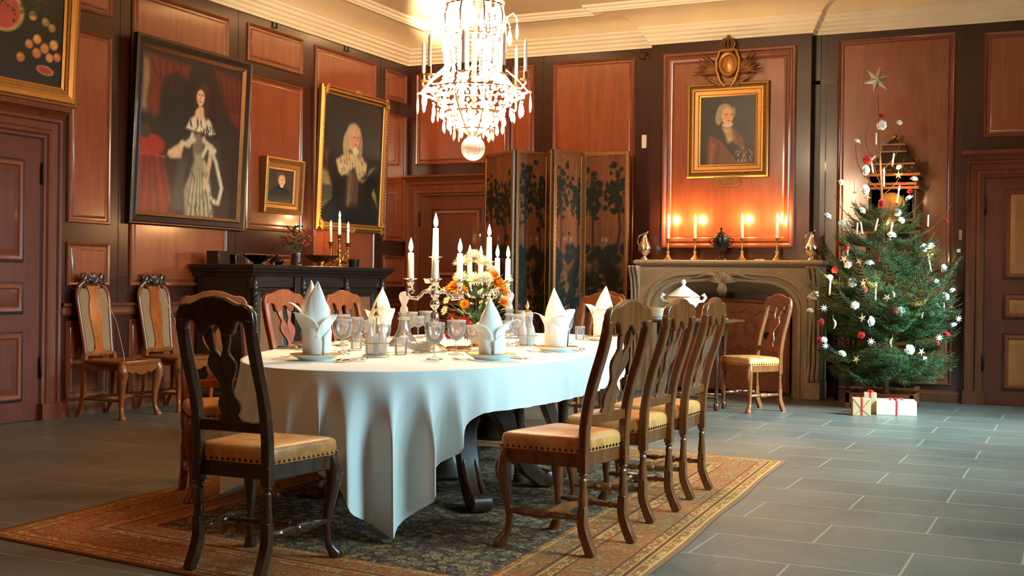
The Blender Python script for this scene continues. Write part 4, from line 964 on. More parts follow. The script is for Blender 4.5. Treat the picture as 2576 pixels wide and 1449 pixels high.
def carving(t, w, h, parent, inset=.045, o=.05, step=.03, r=.012, corners=True, mat='gold'):
    b = B(); b.t = t
    for x0, y0, x1, y1 in ((-1, -1, 1, -1), (1, -1, 1, 1), (1, 1, -1, 1), (-1, 1, -1, -1)):
        p = Vector((x0 * (w / 2 - inset), y0 * (h / 2 - inset), o)); q = Vector((x1 * (w / 2 - inset), y1 * (h / 2 - inset), o)); n = int((q - p).length / step)
        for i in range(n):
            c = p.lerp(q, (i + .5) / n); b.ball(tuple(c), r, 6, 0, None, .8)
    if corners:
        for sx in (-1, 1):
            for sy in (-1, 1):
                c = Vector((sx * (w / 2 - inset), sy * (h / 2 - inset), o))
                for k in range(6):
                    a = k * .5 - .9; b.tube([tuple(c), tuple(c + Vector((-sx * .05 * math.cos(a), -sy * .05 * math.sin(a), .012))), tuple(c + Vector((-sx * .085 * math.cos(a), -sy * .085 * math.sin(a), 0)))], [.012, .014, .004], 6)
        for c in (Vector((0, h / 2 - inset + .02, o)), Vector((0, -h / 2 + inset - .02, o))):
            for k in range(7): b.tube([tuple(c), tuple(c + Vector((.09 * math.cos(PI * k / 6), .045 * math.sin(PI * k / 6) * (1 if c.y > 0 else -1), .01)))], [.014, .006], 6)
    b.build('carving', M[mat], parent, sharp=0)
carving(kt, 1.385, 1.57, kp, .045, .052, .034, .013)
# small half length of a man in black
P = Paint(80, 80, (62, 50, 40)); P.mottle(5, .4, 2); P.ell(.5, .08, .50, .40, (22, 20, 22), .15); P.poly([(.3, .30), (.74, .30), (.66, .54), (.40, .54)], (24, 22, 24), .05); P.ell(.52, .80, .17, .11, (104, 72, 46), .3); P.ell(.40, .70, .05, .14, (98, 66, 42), .3); P.ell(.55, .67, .135, .17, (210, 160, 120), .2); P.ell(.56, .49, .07, .03, (210, 200, 184), .3)
P.line([(.51, .68), (.54, .682)], .008, (60, 40, 34)); P.line([(.59, .682), (.62, .68)], .008, (60, 40, 34)); P.line([(.54, .595), (.59, .595)], .008, (150, 76, 64)); P.mottle(14, .25, 3)
SP = [(0, 0), (0, .075), (.012, .085), (.03, .075), (.04, .08), (.055, .05), (.085, .045), (.10, .03), (.115, .018)]
sp_, st = frame_bits('portrait_painting', on_left(-2.60, 1.825), .66, .565, SP, [M['golddark'], M['gold']], [0, 1, 0, 1, 0, 1, 0, 1], P, M['paint'], 'small deep framed portrait of a man in black, above the flower pot', 3)
carving(st, .66, .565, sp_, .032, .078, .022, .008, False, 'golddark')
# still life with melon over the door
P = Paint(130, 100, (17, 22, 21)); P.mottle(5, .6, 2)
P.ell(.54, .62, .155, .20, (150, 140, 84), .1); P.ell(.54, .62, .14, .182, (196, 176, 126), .1); P.ell(.54, .62, .128, .168, (168, 70, 58), .2)
rs_ = np.random.RandomState(3)
for k in range(26):
    a, r = rs_.rand() * 6.28, rs_.rand() ** .5 * .85; P.ell(.54 + .125 * r * math.cos(a), .62 + .165 * r * math.sin(a), .006, .011, (34, 18, 18), .4)
for x, y, r, c in ((.74, .36, .03, (190, 130, 76)), (.80, .42, .032, (206, 146, 84)), (.86, .35, .034, (196, 130, 78)), (.93, .40, .034, (206, 150, 90)), (.80, .29, .034, (196, 120, 70)), (.90, .27, .03, (200, 136, 86)), (.96, .29, .03, (190, 110, 70)), (.76, .63, .03, (196, 150, 84)), (.68, .22, .032, (186, 110, 62)), (.86, .60, .03, (140, 116, 70)), (.91, .56, .028, (150, 124, 78))):
    P.ell(x, y, r, r * 1.45, c, .35); P.ell(x - r * .3, y + r * .4, r * .4, r * .5, (226, 176, 116), .9, 0, .6)
P.ell(.87, .14, .07, .045, (180, 120, 90), .2, -.25); P.ell(.87, .14, .055, .03, (150, 62, 48), .3, -.25)
for k in range(40): P.ell(.66 + .2 * rs_.rand(), .62 + .36 * rs_.rand(), .012, .02, (52, 62, 46), .6, 0, .6)
P.mottle(24, .25, 4)
FP = [(0, 0), (0, .04), (.010, .055), (.03, .05), (.036, .06), (.07, .066), (.10, .05), (.106, .042), (.125, .04), (.13, .03), (.15, .02)]
fp_, ft = frame_bits('still_life_painting', on_left(-6.20, 2.52), 1.60, 1.12, FP, [M['gold'], M['golddark']], [1, 0, 1, 1, 0, 0, 1, 0, 1, 0], P, M['paint'], 'gilt framed still life with a cut melon and fruit above the left door', 2.5)
carving(ft, 1.60, 1.12, fp_, .026, .05, .02, .007, False, 'golddark'); carving(ft, 1.60, 1.12, fp_, .116, .042, .018, .005, False, 'golddark')
# half length portrait over the mantel
P = Paint(100, 130, (40, 33, 26)); P.mottle(5, .5, 7)
P.poly([(.14, .0), (.12, .26), (.18, .42), (.36, .52), (.62, .52), (.78, .36), (.86, .0)], (104, 58, 40), .06); P.poly([(.2, .44), (.36, .53), (.66, .30), (.80, .10), (.66, .06), (.36, .36)], (28, 30, 32), .05)
P.line([(.22, .3), (.2, .02)], .02, (140, 84, 58), .05); P.line([(.34, .3), (.3, .02)], .015, (72, 38, 28), .05)
P.poly([(.40, .54), (.56, .54), (.60, .34), (.50, .32)], (170, 138, 96), .05); P.streak([(.60, .05), (.64, .24), (.95, .3), (.98, .05)], (196, 160, 90), 30, 2, 0, .02, .006); P.streak([(.45, .34), (.5, .5), (.62, .46), (.66, .3)], (130, 104, 70), 18, 5, 0, .03, .006)
P.ell(.44, .76, .15, .13, (150, 134, 108), .25); P.ell(.33, .68, .06, .10, (146, 128, 100), .35); P.ell(.49, .71, .105, .125, (206, 150, 108), .18); P.ell(.60, .76, .03, .08, (128, 112, 90), .4)
P.line([(.445, .725), (.485, .73)], .007, (74, 48, 38)); P.line([(.545, .73), (.58, .725)], .007, (74, 48, 38)); P.line([(.525, .72), (.54, .68), (.52, .672)], .006, (166, 108, 78)); P.line([(.495, .635), (.55, .637)], .007, (150, 70, 58)); P.ell(.46, .67, .035, .03, (200, 118, 88), .9, 0, .5)
P.line([(.42, .58), (.5, .56), (.56, .585)], .025, (206, 190, 160), .04); P.mottle(24, .28, 6)
BP = [(0, 0), (0, .045), (.012, .056), (.026, .05), (.034, .034), (.05, .034), (.058, .05), (.075, .05), (.085, .036), (.12, .032), (.128, .022), (.142, .018)]
bp_, bt = frame_bits('portrait_painting', on_back(4.065, 2.295, -.165), .885, 1.01, BP, [M['gold'], M['golddark']], [1, 0, 0, 1, 1, 0, 0, 1, 0, 1, 0], P, M['paint'], 'gilt crested portrait of a man in grey wig above the fireplace mantel')
carving(bt, .885, 1.01, bp_, .042, .036, .016, .006, False, 'golddark')
b = B(); cy = .58
b.lathe([(.075, 0), (.078, .02), (.10, .03), (.105, .02), (.11, .0)], 24, (0, 0, 0), 0, bt @ T(0, cy + .12, .03) @ Matrix.Diagonal((1, 1.25, 1, 1)), caps=False)
b.lathe([(.001, .028), (.05, .02), (.074, .006)], 20, (0, 0, 0), 0, bt @ T(0, cy + .12, .03) @ Matrix.Diagonal((1, 1.25, 1, 1)), caps=False)
for sx in (-1, 1):
    b.tube([tuple(bt @ Vector(p)) for p in ((sx * .03, cy - .12, .05), (sx * .08, cy - .06, .06), (sx * .12, cy + .05, .06), (sx * .125, cy + .16, .06), (sx * .09, cy + .26, .055), (sx * .05, cy + .28, .05))], [.010, .018, .016, .016, .016, .010], 8)
b.build('cartouche', M['gold'], bp_, sharp=50)
b = B()
for sx in (-1, 1):
    for k in range(16):
        a = .15 + .085 * k; L = .16 + .14 * abs(math.sin(k * 1.7)); x0, y0 = sx * .09, cy + .02
        tip = (x0 + sx * L * math.cos(a * .85 - .2), y0 + L * math.sin(a * .85 - .2) * .95, .03 + .03 * (k % 3)); mid = ((x0 + tip[0]) / 2, (y0 + tip[1]) / 2 + .012, .055)
        b.tube([tuple(bt @ Vector(p)) for p in ((x0, y0, .04), mid, tip)], [.006, .013, .003], 6)
    for k in range(8): b.tube([tuple(bt @ Vector(p)) for p in ((sx * .04, cy - .10, .05), (sx * (.10 + .02 * k), cy - .10 + .012 * k, .055), (sx * (.14 + .025 * k), cy - .13 + .025 * k, .045))], [.008, .011, .003], 6)
b.build('laurel_branches', M['golddark'], bp_, sharp=0)
b = B()
for k in range(5):
    a = (k - 2) * .55; b.tube([tuple(bt @ Vector(p)) for p in ((.05 * math.sin(a), cy + .27, .05), (.085 * math.sin(a), cy + .33, .06), (.06 * math.sin(a), cy + .385, .055), (0, cy + .40, .05))], .011, 6)
b.ball(tuple(bt @ Vector((0, cy + .415, .05))), .018, 8); b.box((-.06, cy + .25, .03), (.06, cy + .28, .07), 0, bt)
b.build('crown', M['golddark'], bp_, sharp=40)
b = B(); b.prism([(-.13, -.05), (-.15, -.02), (-.13, .05), (.13, .05), (.15, -.02), (.13, -.05), (.10, -.065), (-.10, -.065)], .0, .03, 0, bt @ T(0, -.535, .02)); b.build('plaque', M['golddark'], bp_, bevel=.004)

# ------------------------------------------------------------------ dark sideboard with twisted columns
sb = empty('sideboard', (0, 0, 0), 0, 'dark oak sideboard with twisted columns and tan door panels, left wall', 'sideboard')
X1, Y0, Y1, ZT_ = .70, -3.92, -1.62, 1.28; D_ = M['oakdark']
B().box((.055, Y0 + .02, .10), (X1 - .03, Y1 - .02, 1.20)).build('carcass', D_, sb, bevel=.004)
b = B(); R = []
for o, z in ((0, 1.17), (.012, 1.185), (.02, 1.20), (.045, 1.215), (.05, 1.23), (.075, 1.245), (.08, 1.275), (.07, ZT_)): R.append([(.045, Y0 - o, z), (X1 + o, Y0 - o, z), (X1 + o, Y1 + o, z), (.045, Y1 + o, z)])
b.rings(R); b.build('top', M['oakdark'], sb, sharp=30)
b = B(); R = []
for o, z in ((.05, 0), (.05, .08), (.03, .11), (.0, .12)): R.append([(.045, Y0 - o, z), (X1 + o, Y0 - o, z), (X1 + o, Y1 + o, z), (.045, Y1 + o, z)])
b.rings(R); b.build('plinth', D_, sb, sharp=30)
B().box((X1 - .02, Y0, 1.07), (X1, Y1, 1.17)).build('frieze', D_, sb, bevel=.003)
for y0, y1 in ((-3.84, -3.33), (-3.04, -2.47), (-2.31, -1.80)):
    t = basis((X1 - .028, (y0 + y1) / 2, .60), (0, 1, 0), (0, 0, 1), (1, 0, 0)); b = B(); w, h = y1 - y0, .92
    b.frame(w, h, [(0, 0), (0, .016), (.012, .022), (.03, .018), (.045, .028), (.06, .016), (.075, .012), (.085, .004)], 0, t)
    d_ = b.build('door', D_, sb, sharp=30); e = .084
    B().box((-w / 2 + e, -h / 2 + e, -.004), (w / 2 - e, h / 2 - e, .005), 0, t).build('door_field', M['sidepanel'], d_)
    B().ball((0, 0, .03), .012, 10, 0, t @ T(w / 2 - .045, .05, .0)).build('knob', M['brass'], d_)
for y in (-3.885, -3.135, -3.235, -2.385, -1.69):
    b = B(); x = X1 + .01
    if y == -3.235: b.box((x - .03, y - .045, .12), (x + .015, y + .045, 1.17)); b.build('pilaster', D_, sb, bevel=.004); continue
    for s in (0, 1):
        n = 70; b.tube([(x + .015 * math.cos(2 * PI * 9 * k / n + PI * s), y + .015 * math.sin(2 * PI * 9 * k / n + PI * s), .20 + .87 * k / n) for k in range(n + 1)], .0185, 7)
    for z0 in (.12, 1.06): b.lathe([(.04, z0), (.042, z0 + .02), (.03, z0 + .035), (.034, z0 + .06), (.028, z0 + .09), (.04, z0 + .11)], 14, (x, y, 0))
    b.box((x - .06, y - .03, .12), (x - .03, y + .03, 1.17)); b.build('twisted_column', D_, sb, sharp=50)
ZS = ZT_ + .0005
def at_s(o, x, y, label, cat, rz=0, group=None): o.location = (x, y, ZS); o.rotation_euler.z = rz; return tag(o, label, cat, group)
b = B(); b.box((-.07, -.085, 0), (.07, .085, .115)); b.box((-.074, -.089, .115), (.074, .089, .122)); at_s(b.build('casket', M['lacquer'], bevel=.006), .22, -3.80, 'larger black casket at the near end of the sideboard top', 'box')
cs = empty('tea_caddy'); B().box((-.05, -.055, 0), (.05, .055, .095)).build('body', M['lacquer'], cs, bevel=.005); b = B()
for k in range(4): b.ball((.052, -.05, .012 + .025 * k), .006, 6)
b.build('studs', M['brass'], cs); at_s(cs, .27, -3.62, 'small black caddy with brass studs right of the larger casket', 'box')
b = B(); b.lathe([(.05, 0), (.052, .01), (.035, .02), (.09, .05), (.14, .09), (.145, .095), (.138, .095), (.08, .055), (.001, .03)], 24); at_s(b.build('bronze_bowl', M['bronze'], sharp=50), .34, -3.36, 'wide dark bowl on the sideboard left of the round lidded pot', 'bowl')
pt = empty('lidded_pot'); B().lathe([(.03, 0), (.05, .005), (.075, .04), (.06, .065), (.04, .07)], 18).build('body', M['bronze'], pt, sharp=50); B().lathe([(.045, .07), (.04, .085), (.015, .095), (.012, .105), (.001, .112)], 16).build('lid', M['bronze'], pt); B().tube([(0, .06, .05), (0, .10, .06), (0, .115, .05)], .008, 6).build('handle', M['bronze'], pt)
at_s(pt, .34, -3.06, 'small dark lidded pot between the bowl and the flower pot', 'pot')
for x, y, w in ((.5, -3.33, 'dark bowl'), (.48, -2.86, 'silver flower pot')):
    b = B(); b.lathe([(.016, 0), (.018, .004), (.008, .01), (.018, .022), (.026, .036), (.024, .036), (.016, .024), (.001, .016)], 14); at_s(b.build('silver_cup', M['silver'], sharp=50), x, y, 'tiny bright silver cup in front of the ' + w, 'cup', 0, 'little silver cups')
# flower pot
fpz = empty('potted_flowers', (.33, -2.72, ZS), 0, 'coral flowers with dark leaves in a silver pot on the sideboard', 'flowers'); rs = random.Random(21)
B().lathe([(.055, 0), (.058, .004), (.062, .12), (.066, .125), (.066, .132), (.058, .132), (.054, .02), (.001, .016)], 24).build('pot', M['silver'], fpz, sharp=40)
b = B(); lv = []
for k in range(190):
    a = rs.random() * 2 * PI; r = .15 * rs.random() ** .6; z = .15 + .24 * rs.random(); r *= math.sin(PI * min(1, max(.12, (z - .08) / .36))) ** .6
    p = Vector((r * math.cos(a), r * math.sin(a), z)); d = Vector((math.cos(a) + rs.random() - .5, math.sin(a) + rs.random() - .5, .9 * rs.random())).normalized(); s = d.cross(Vector((0, 0, 1))).normalized(); L = .04 + .03 * rs.random()
    b.add([tuple(p), tuple(p + d * L * .45 + s * .013), tuple(p + d * L), tuple(p + d * L * .45 - s * .013)], [(0, 1, 2, 3)])
tag(b.build('leaves', M['green'], fpz, sharp=0), kind='stuff')
b = B(); [b.tube([(0, 0, .03), (.09 * math.cos(k), .09 * math.sin(k), .30)], .002, 4) for k in range(12)]; b.build('stems', M['green'], fpz)
for k in range(20):
    a = rs.random() * 2 * PI; z = .20 + .2 * rs.random(); r = .13 * math.sin(PI * min(.92, (z - .10) / .36)) ** .6; c = (r * math.cos(a) if k % 3 else abs(r * math.cos(a)), r * math.sin(a), z); b = B()
    for q in range(6): b.ball((c[0] + .012 * math.cos(q), c[1] + .012 * math.sin(q), c[2]), .010, 6)
    b.build('flower', M['coral'], fpz, sharp=0)
b = B(); b.lathe([(.06, 0), (.065, .006), (.03, .02), (.045, .035), (.12, .07), (.185, .115), (.19, .12), (.18, .12), (.11, .076), (.001, .045)], 32, lobes=16, lob=.04)
at_s(b.build('gilt_glass_bowl', M['silvergilt'], sharp=60), .36, -2.33, 'shallow ribbed amber bowl left of the three candle holder', 'bowl')
ck = empty('candelabrum', (.34, -1.96, ZS), R_(90), 'brass three armed candelabrum with lit candles on the sideboard', 'candelabrum'); G = M['brass']
b = B(); b.lathe([(.085, 0), (.088, .008), (.06, .02), (.03, .035), (.022, .06), (.028, .08), (.016, .10), (.014, .16), (.022, .18), (.012, .20), (.010, .27), (.018, .29)], 14, lobes=5, lob=.08); b.build('base', G, ck, sharp=60)
for sx in (-1, 1):
    b = B(); b.tube([(0, 0, .11), (sx * .05, 0, .06), (sx * .11, 0, .05), (sx * .16, 0, .09), (sx * .17, 0, .14), (sx * .13, 0, .17), (sx * .11, 0, .14), (sx * .13, 0, .12)], [.012, .012, .012, .012, .010, .009, .007, .005], 8)
    b.tube([(sx * .05, 0, .075), (sx * .07, 0, .13), (sx * .04, 0, .16), (sx * .02, 0, .13)], [.009, .008, .007, .004], 6); b.tube([(sx * .16, 0, .13), (sx * .165, 0, .20)], [.009, .007], 6)
    ar = b.build('arm', G, ck, sharp=60); B().lathe([(r, z + .20) for r, z in NOZ], 14, (sx * .165, 0, 0)).build('nozzle', G, ar, sharp=60)
    candle(ck, sx * .165, 0, .262, .16, .0145); flamelight((.34, -1.96 + sx * .165, ZS + .45), .9)
B().lathe([(r, z + .285) for r, z in NOZ], 14).build('nozzle', G, ck, sharp=60); candle(ck, 0, 0, .347, .18, .015); flamelight((.34, -1.96, ZS + .56), 1.0)
b = B(); b.lathe([(.05, 0), (.055, .01), (.06, .09), (.062, .095), (.056, .095), (.052, .02), (.001, .015)], 20); b.tube([(.0, .058, .03), (.0, .085, .05), (0, .06, .08)], .006, 6); at_s(b.build('dark_pot', M['greyiron'], sharp=50), .34, -1.68, 'dark handled pot right of the brass candelabrum', 'pot')
# ------------------------------------------------------------------ stone fireplace
fz = empty('fireplace', (0, 0, 0), 0, 'carved sandstone fireplace with arched opening and broad mantel shelf', 'fireplace'); S = M['stone']
b = B(); R = []
for o, z in ((-.05, 1.33), (-.03, 1.345), (.0, 1.36), (.015, 1.375), (.015, 1.395), (.0, 1.41)): R.append([(3.14 - o, -.155, z), (3.14 - o, -.47 - o, z), (5.13 + o, -.47 - o, z), (5.13 + o, -.155, z)])
b.rings(R); b.build('mantel_shelf', S, fz, sharp=30)
# face with arched opening: outer outline (shaped shoulders) and inner flat arch, bridged
def arch(x0, x1, zt, rx, rz, n=14):
    pts = [(x0, 0), (x0, (zt - rz) * .5), (x0, zt - rz)]
    pts += [(x0 + rx * (1 - math.cos(a)), zt - rz + rz * math.sin(a)) for a in [PI / 2 * k / n for k in range(1, n + 1)]]
    pts += [(x0 + rx + (x1 - x0 - 2 * rx) * k / 6, zt + .02 * math.sin(PI * k / 6)) for k in range(1, 6)]
    pts += [(x1 - rx * (1 - math.sin(a)) , zt - rz + rz * math.cos(a)) for a in [PI / 2 * k / n for k in range(0, n + 1)]]
    pts += [(x1, (zt - rz) * .5), (x1, 0)]; return pts
LX0, LX1 = 3.13, 5.06
inner0 = arch(3.38, 4.88, 1.16, .36, .30)
def outer_pt(p):
    x, z = p; cx = (LX0 + LX1) / 2
    if z < .05: zz = z
    k = z
    wob = .035 * math.sin(min(1, max(0, (k - .0) / 1.3)) * PI) - (.05 if k < .16 else 0) * 0
    return None
n_ = len(inner0); outer = []
for i, (x, z) in enumerate(inner0):
    if i < 3: outer.append((LX0 + (.0, .05, .02)[i], z))
    elif i >= n_ - 2: outer.append((LX1 - (.05, .0)[i - (n_ - 2)], z))
    else:
        f = (i - 2) / (n_ - 4)
        P_ = [(0, (LX0 + .02, .78)), (.2, (LX0 - .0, 1.20)), (.26, (LX0 + .0, 1.335)), (.74, (LX1 - .0, 1.335)), (.8, (LX1, 1.20)), (1, (LX1 - .02, .78))]
        for (a, p), (c, q) in zip(P_[:-1], P_[1:]):
            if a <= f <= c: t = (f - a) / (c - a); outer.append((p[0] + (q[0] - p[0]) * t, p[1] + (q[1] - p[1]) * t)); break
def off(pts, d):
    cx = 4.13; w = .75
    return [(cx + (x - cx) * (w - d) / w, z * (1.16 - d) / 1.16 if z > 0 else z) for x, z in pts]
b = B()
loops = [(outer, -.155), (outer, -.44), ([(x * .9 + q * .1, z * .9 + r * .1) for (x, z), (q, r) in zip(outer, off(inner0, -.11))], -.455), (off(inner0, -.12), -.455), (off(inner0, -.105), -.475), (off(inner0, -.085), -.475), (off(inner0, -.075), -.45), (off(inner0, -.05), -.445), (off(inner0, -.04), -.465), (off(inner0, -.015), -.465), (off(inner0, 0), -.44), (off(inner0, .015), -.40), (off(inner0, .06), -.30), (off(inner0, .11), -.17)]
b.rings([[(x, y, z) for x, z in pts] for pts, y in loops], 0, False, False)
b.build('surround', S, fz, sharp=32)
# consoles on the sides, fluted, with block feet
for x0, x1 in ((3.08, 3.20), (4.98, 5.12)):
    b = B(); zz = [.17, .25, .32, .45, .7, .95, 1.1, 1.22, 1.30, 1.345]; dd = [.34, .34, .30, .29, .29, .30, .31, .34, .39, .42]
    for k in range(3):
        xa = x0 + (x1 - x0) * k / 3; xb = x0 + (x1 - x0) * (k + 1) / 3
        b.rings([[(xa + .004, -.155, z), (xa + .004, -.155 - d + .01, z), ((xa + xb) / 2, -.155 - d - .006, z), (xb - .004, -.155 - d + .01, z), (xb - .004, -.155, z)] for z, d in zip(zz, dd)])
    if x0 > 4:   # fluting on the outer cheek as well
        for k in range(4): b.tube([(x1 - .002, -.20 - .07 * k * (d / .34), z) for z, d in zip(zz, dd)], .017, 6)
    b.box((x0 - .01, -.155 - .36, 0), (x1 + .015, -.155, .17)); b.build('console', S, fz, bevel=.008, sharp=40)
b = B()
for sx in (-1, 1):
    for k in range(6):
        a = k * .36 - .1; c = Vector((4.11, -.47, 1.17)); b.tube([tuple(c), tuple(c + Vector((sx * .07 * math.sin(a) , -.03, .06 * math.cos(a) + .02))), tuple(c + Vector((sx * .14 * math.sin(a), -.01, .10 * math.cos(a) + .03)))], [.02, .022, .008], 7)
    b.tube([(4.11 + sx * .06, -.48, 1.25), (4.11 + sx * .16, -.49, 1.265), (4.11 + sx * .24, -.48, 1.235), (4.11 + sx * .34, -.475, 1.215)], [.022, .02, .014, .006], 7)
for k in range(5): a = (k - 2) * .3; b.tube([(4.11 + .03 * math.sin(a), -.48, 1.17), (4.11 + .07 * math.sin(a), -.50, 1.10), (4.11 + .05 * math.sin(a), -.475, 1.045)], [.018, .018, .008], 7)
b.build('shell_keystone', S, fz, sharp=0)
b = B(); b.box((3.42, -.165, 0), (4.84, -.152, 1.13)); b.build('firebox', M['black'], fz)
fs = empty('fire_screen', (0, 0, 0), 0, 'brown embossed fire screen closing the fireplace opening', 'fire screen')
b = B(); pr = [(x, z) for x, z in arch(-.62, .62, .93, .22, .16, 8)]; b.prism(pr, 0, .02, 0, basis((4.13, -.215, .04), (1, 0, 0), (0, 0, 1), (0, -1, 0))); b.build('panel', M['screenwood'], fs, bevel=.004)
b = B(); b.tube([(4.13 + x, -.24, .04 + z) for x, z in pr], .022, 8); b.build('frame', M['chairred'], fs)
b = B()
for k in range(5):
    for r_, dx, dz in ((.07, 0, 0), (.05, 0, 0)): b.tube([(3.69 + .22 * k + r_ * math.cos(a) + dx, -.238, .70 + 1.4 * r_ * math.sin(a) + dz) for a in [2 * PI * q / 20 for q in range(21)]], .006, 5)
    b.tube([(3.69 + .22 * k - .10, -.238, .86), (3.69 + .22 * k - .05, -.238, .90), (3.69 + .22 * k + .05, -.238, .84), (3.69 + .22 * k + .11, -.238, .88)], .006, 5)
    b.tube([(3.69 + .22 * k - .10, -.238, .50), (3.69 + .22 * k, -.238, .46), (3.69 + .22 * k + .11, -.238, .52)], .006, 5)
b.build('relief', M['screenwood'], fs, sharp=0)
B().lathe([(.01, 0), (.035, .01), (.04, .03), (.02, .05), (.001, .055)], 12, (0, 0, 0), 0, T(4.54, -.236, .62) @ RX(PI / 2)).build('knob', M['bronze'], fs)

# mantel things
ZM = 1.4105
def candlestick(x, k, lab):
    r = empty('candlestick', (x, -.30, ZM), 0, lab, 'candlestick', 'silver candlesticks on the mantel')
    B().lathe([(.055, 0), (.058, .006), (.05, .016), (.03, .03), (.02, .05), (.014, .075), (.022, .082), (.022, .09), (.010, .10), (.012, .15), (.009, .19), (.012, .21), (.022, .225), (.022, .232), (.013, .235)], 16, lobes=6, lob=.05).build('stick', M['silvergilt'], r, sharp=50)
    candle(r, 0, 0, .233, .185, .0155); flamelight((x, -.30, ZM + .445), 3.4)
for i, x in enumerate((3.455, 3.755, 4.265, 4.635)): candlestick(x, i, 'silver candlestick with lit candle, %s from the left on the mantel' % NAMES[i])
for x, lab in ((3.19, 'silver ewer at the left end of the mantel shelf'), (4.995, 'silver ewer at the right end of the mantel shelf')):
    e = empty('silver_ewer', (x, -.31, ZM), .4, lab, 'ewer', 'silver ewers on the mantel')
    B().lathe([(.045, 0), (.05, .006), (.04, .02), (.022, .04), (.035, .055), (.07, .09), (.075, .125), (.06, .165), (.04, .21), (.026, .25), (.022, .275), (.03, .295), (.026, .295), (.018, .27), (.001, .24)], 20).build('body', M['silver'], e, sharp=60)
    B().tube([(.02, 0, .285), (.035, 0, .31), (.045, 0, .305)], [.012, .009, .004], 6).build('spout', M['silver'], e); B().tube([(-.02, 0, .28), (-.06, 0, .26), (-.075, 0, .2), (-.06, 0, .14)], .006, 6).build('handle', M['silver'], e)
u = empty('lidded_urn', (4.045, -.31, ZM), 0, 'dark lidded metal urn in the middle of the mantel shelf', 'urn')
B().lathe([(.07, 0), (.075, .006), (.07, .018), (.03, .03), (.02, .05), (.028, .075), (.05, .10), (.08, .15), (.092, .20), (.088, .235), (.07, .25), (.07, .258)], 22).build('body', M['greyiron'], u, sharp=40); B().lathe([(.072, .258), (.06, .275), (.03, .295), (.012, .305), (.010, .32), (.014, .335), (.001, .352)], 18).build('lid', M['greyiron'], u, sharp=40)
for sx in (-1, 1): B().tube([(sx * .085, 0, .16), (sx * .125, 0, .18), (sx * .13, 0, .22), (sx * .088, 0, .235)], .006, 6).build('handle', M['greyiron'], u)
b = B(); b.box((-.05, -.02, 0), (.05, .02, .012)); o = b.build('match_box', M['plasticwhite'], bevel=.002); o.location = (4.46, -.33, ZM); tag(o, 'small flat white box on the mantel between the right candlesticks', 'box')

# wall fittings
o = B().box((-.028, 0, -.075), (.028, .03, .075)).build('wall_sensor', M['plasticwhite'], bevel=.006); o.location = (3.07, -.031, 2.735); tag(o, 'small upright cream box on the dark wall strip left of the portrait', 'sensor')
o = B().lathe([(.05, 0), (.052, .02), (.04, .035), (.001, .037)], 20, (0, 0, 0), 0, RX(PI / 2)).build('smoke_detector', M['stile'], sharp=40); o.location = (3.04, -.001, 3.70); tag(o, 'round brown detector high on the back wall under the cornice', 'detector')
o = B().box((-.016, 0, -.05), (.016, .012, .05)).build('wall_plate', M['silver'], bevel=.002); o.location = (6.40, -.013, 1.68); tag(o, 'narrow metal plate on the wall left of the right door', 'plate')
sw = empty('light_switch', (6.385, -.001, 1.52), 0, 'small white light switch on the wall left of the right door', 'switch'); B().box((-.035, -.012, -.045), (.035, 0, .045)).build('base', M['black'], sw, bevel=.003); B().box((-.018, -.022, -.018), (.018, -.012, .018)).build('rocker', M['plasticwhite'], sw, bevel=.003)
for y, lab in ((-2.69, 'iron picture hook above the small portrait'), (-1.36, 'iron picture hook above the portrait of the man in a wig')):
    b = B(); b.tube([(.0, -.035, .03), (.0, -.035, -.02), (.012, -.03, -.028), (.012, .03, -.028), (.0, .035, -.02), (.0, .035, .03)], .005, 6); o = b.build('picture_hook', M['iron']); o.location = (.006, y, 3.745); tag(o, lab, 'hook', 'picture hooks')
# ironwork leaning beside the mantel
b = B(); b.tube([(0, 0, 0), (-.045, .10, 1.35)], [.02, .03], 8); b.ball((-.046, .102, 1.37), .035, 8); o = b.build('bellows_pole', M['iron']); o.location = (5.27, -.36, 0); tag(o, 'black pole leaning on the wall right of the mantel', 'pole')
tg = empty('fire_tongs', (5.40, -.16, 0), 0, 'black fire tongs hanging beside the leaning pole', 'tongs')
for sx in (-1, 1): B().tube([(sx * .012, -.02, .15), (sx * .025, -.02, .7), (sx * .006, -.02, 1.42)], .009, 6).build('arm', M['iron'], tg)
B().ball((0, -.02, 1.45), .035, 8).build('knob', M['iron'], tg)

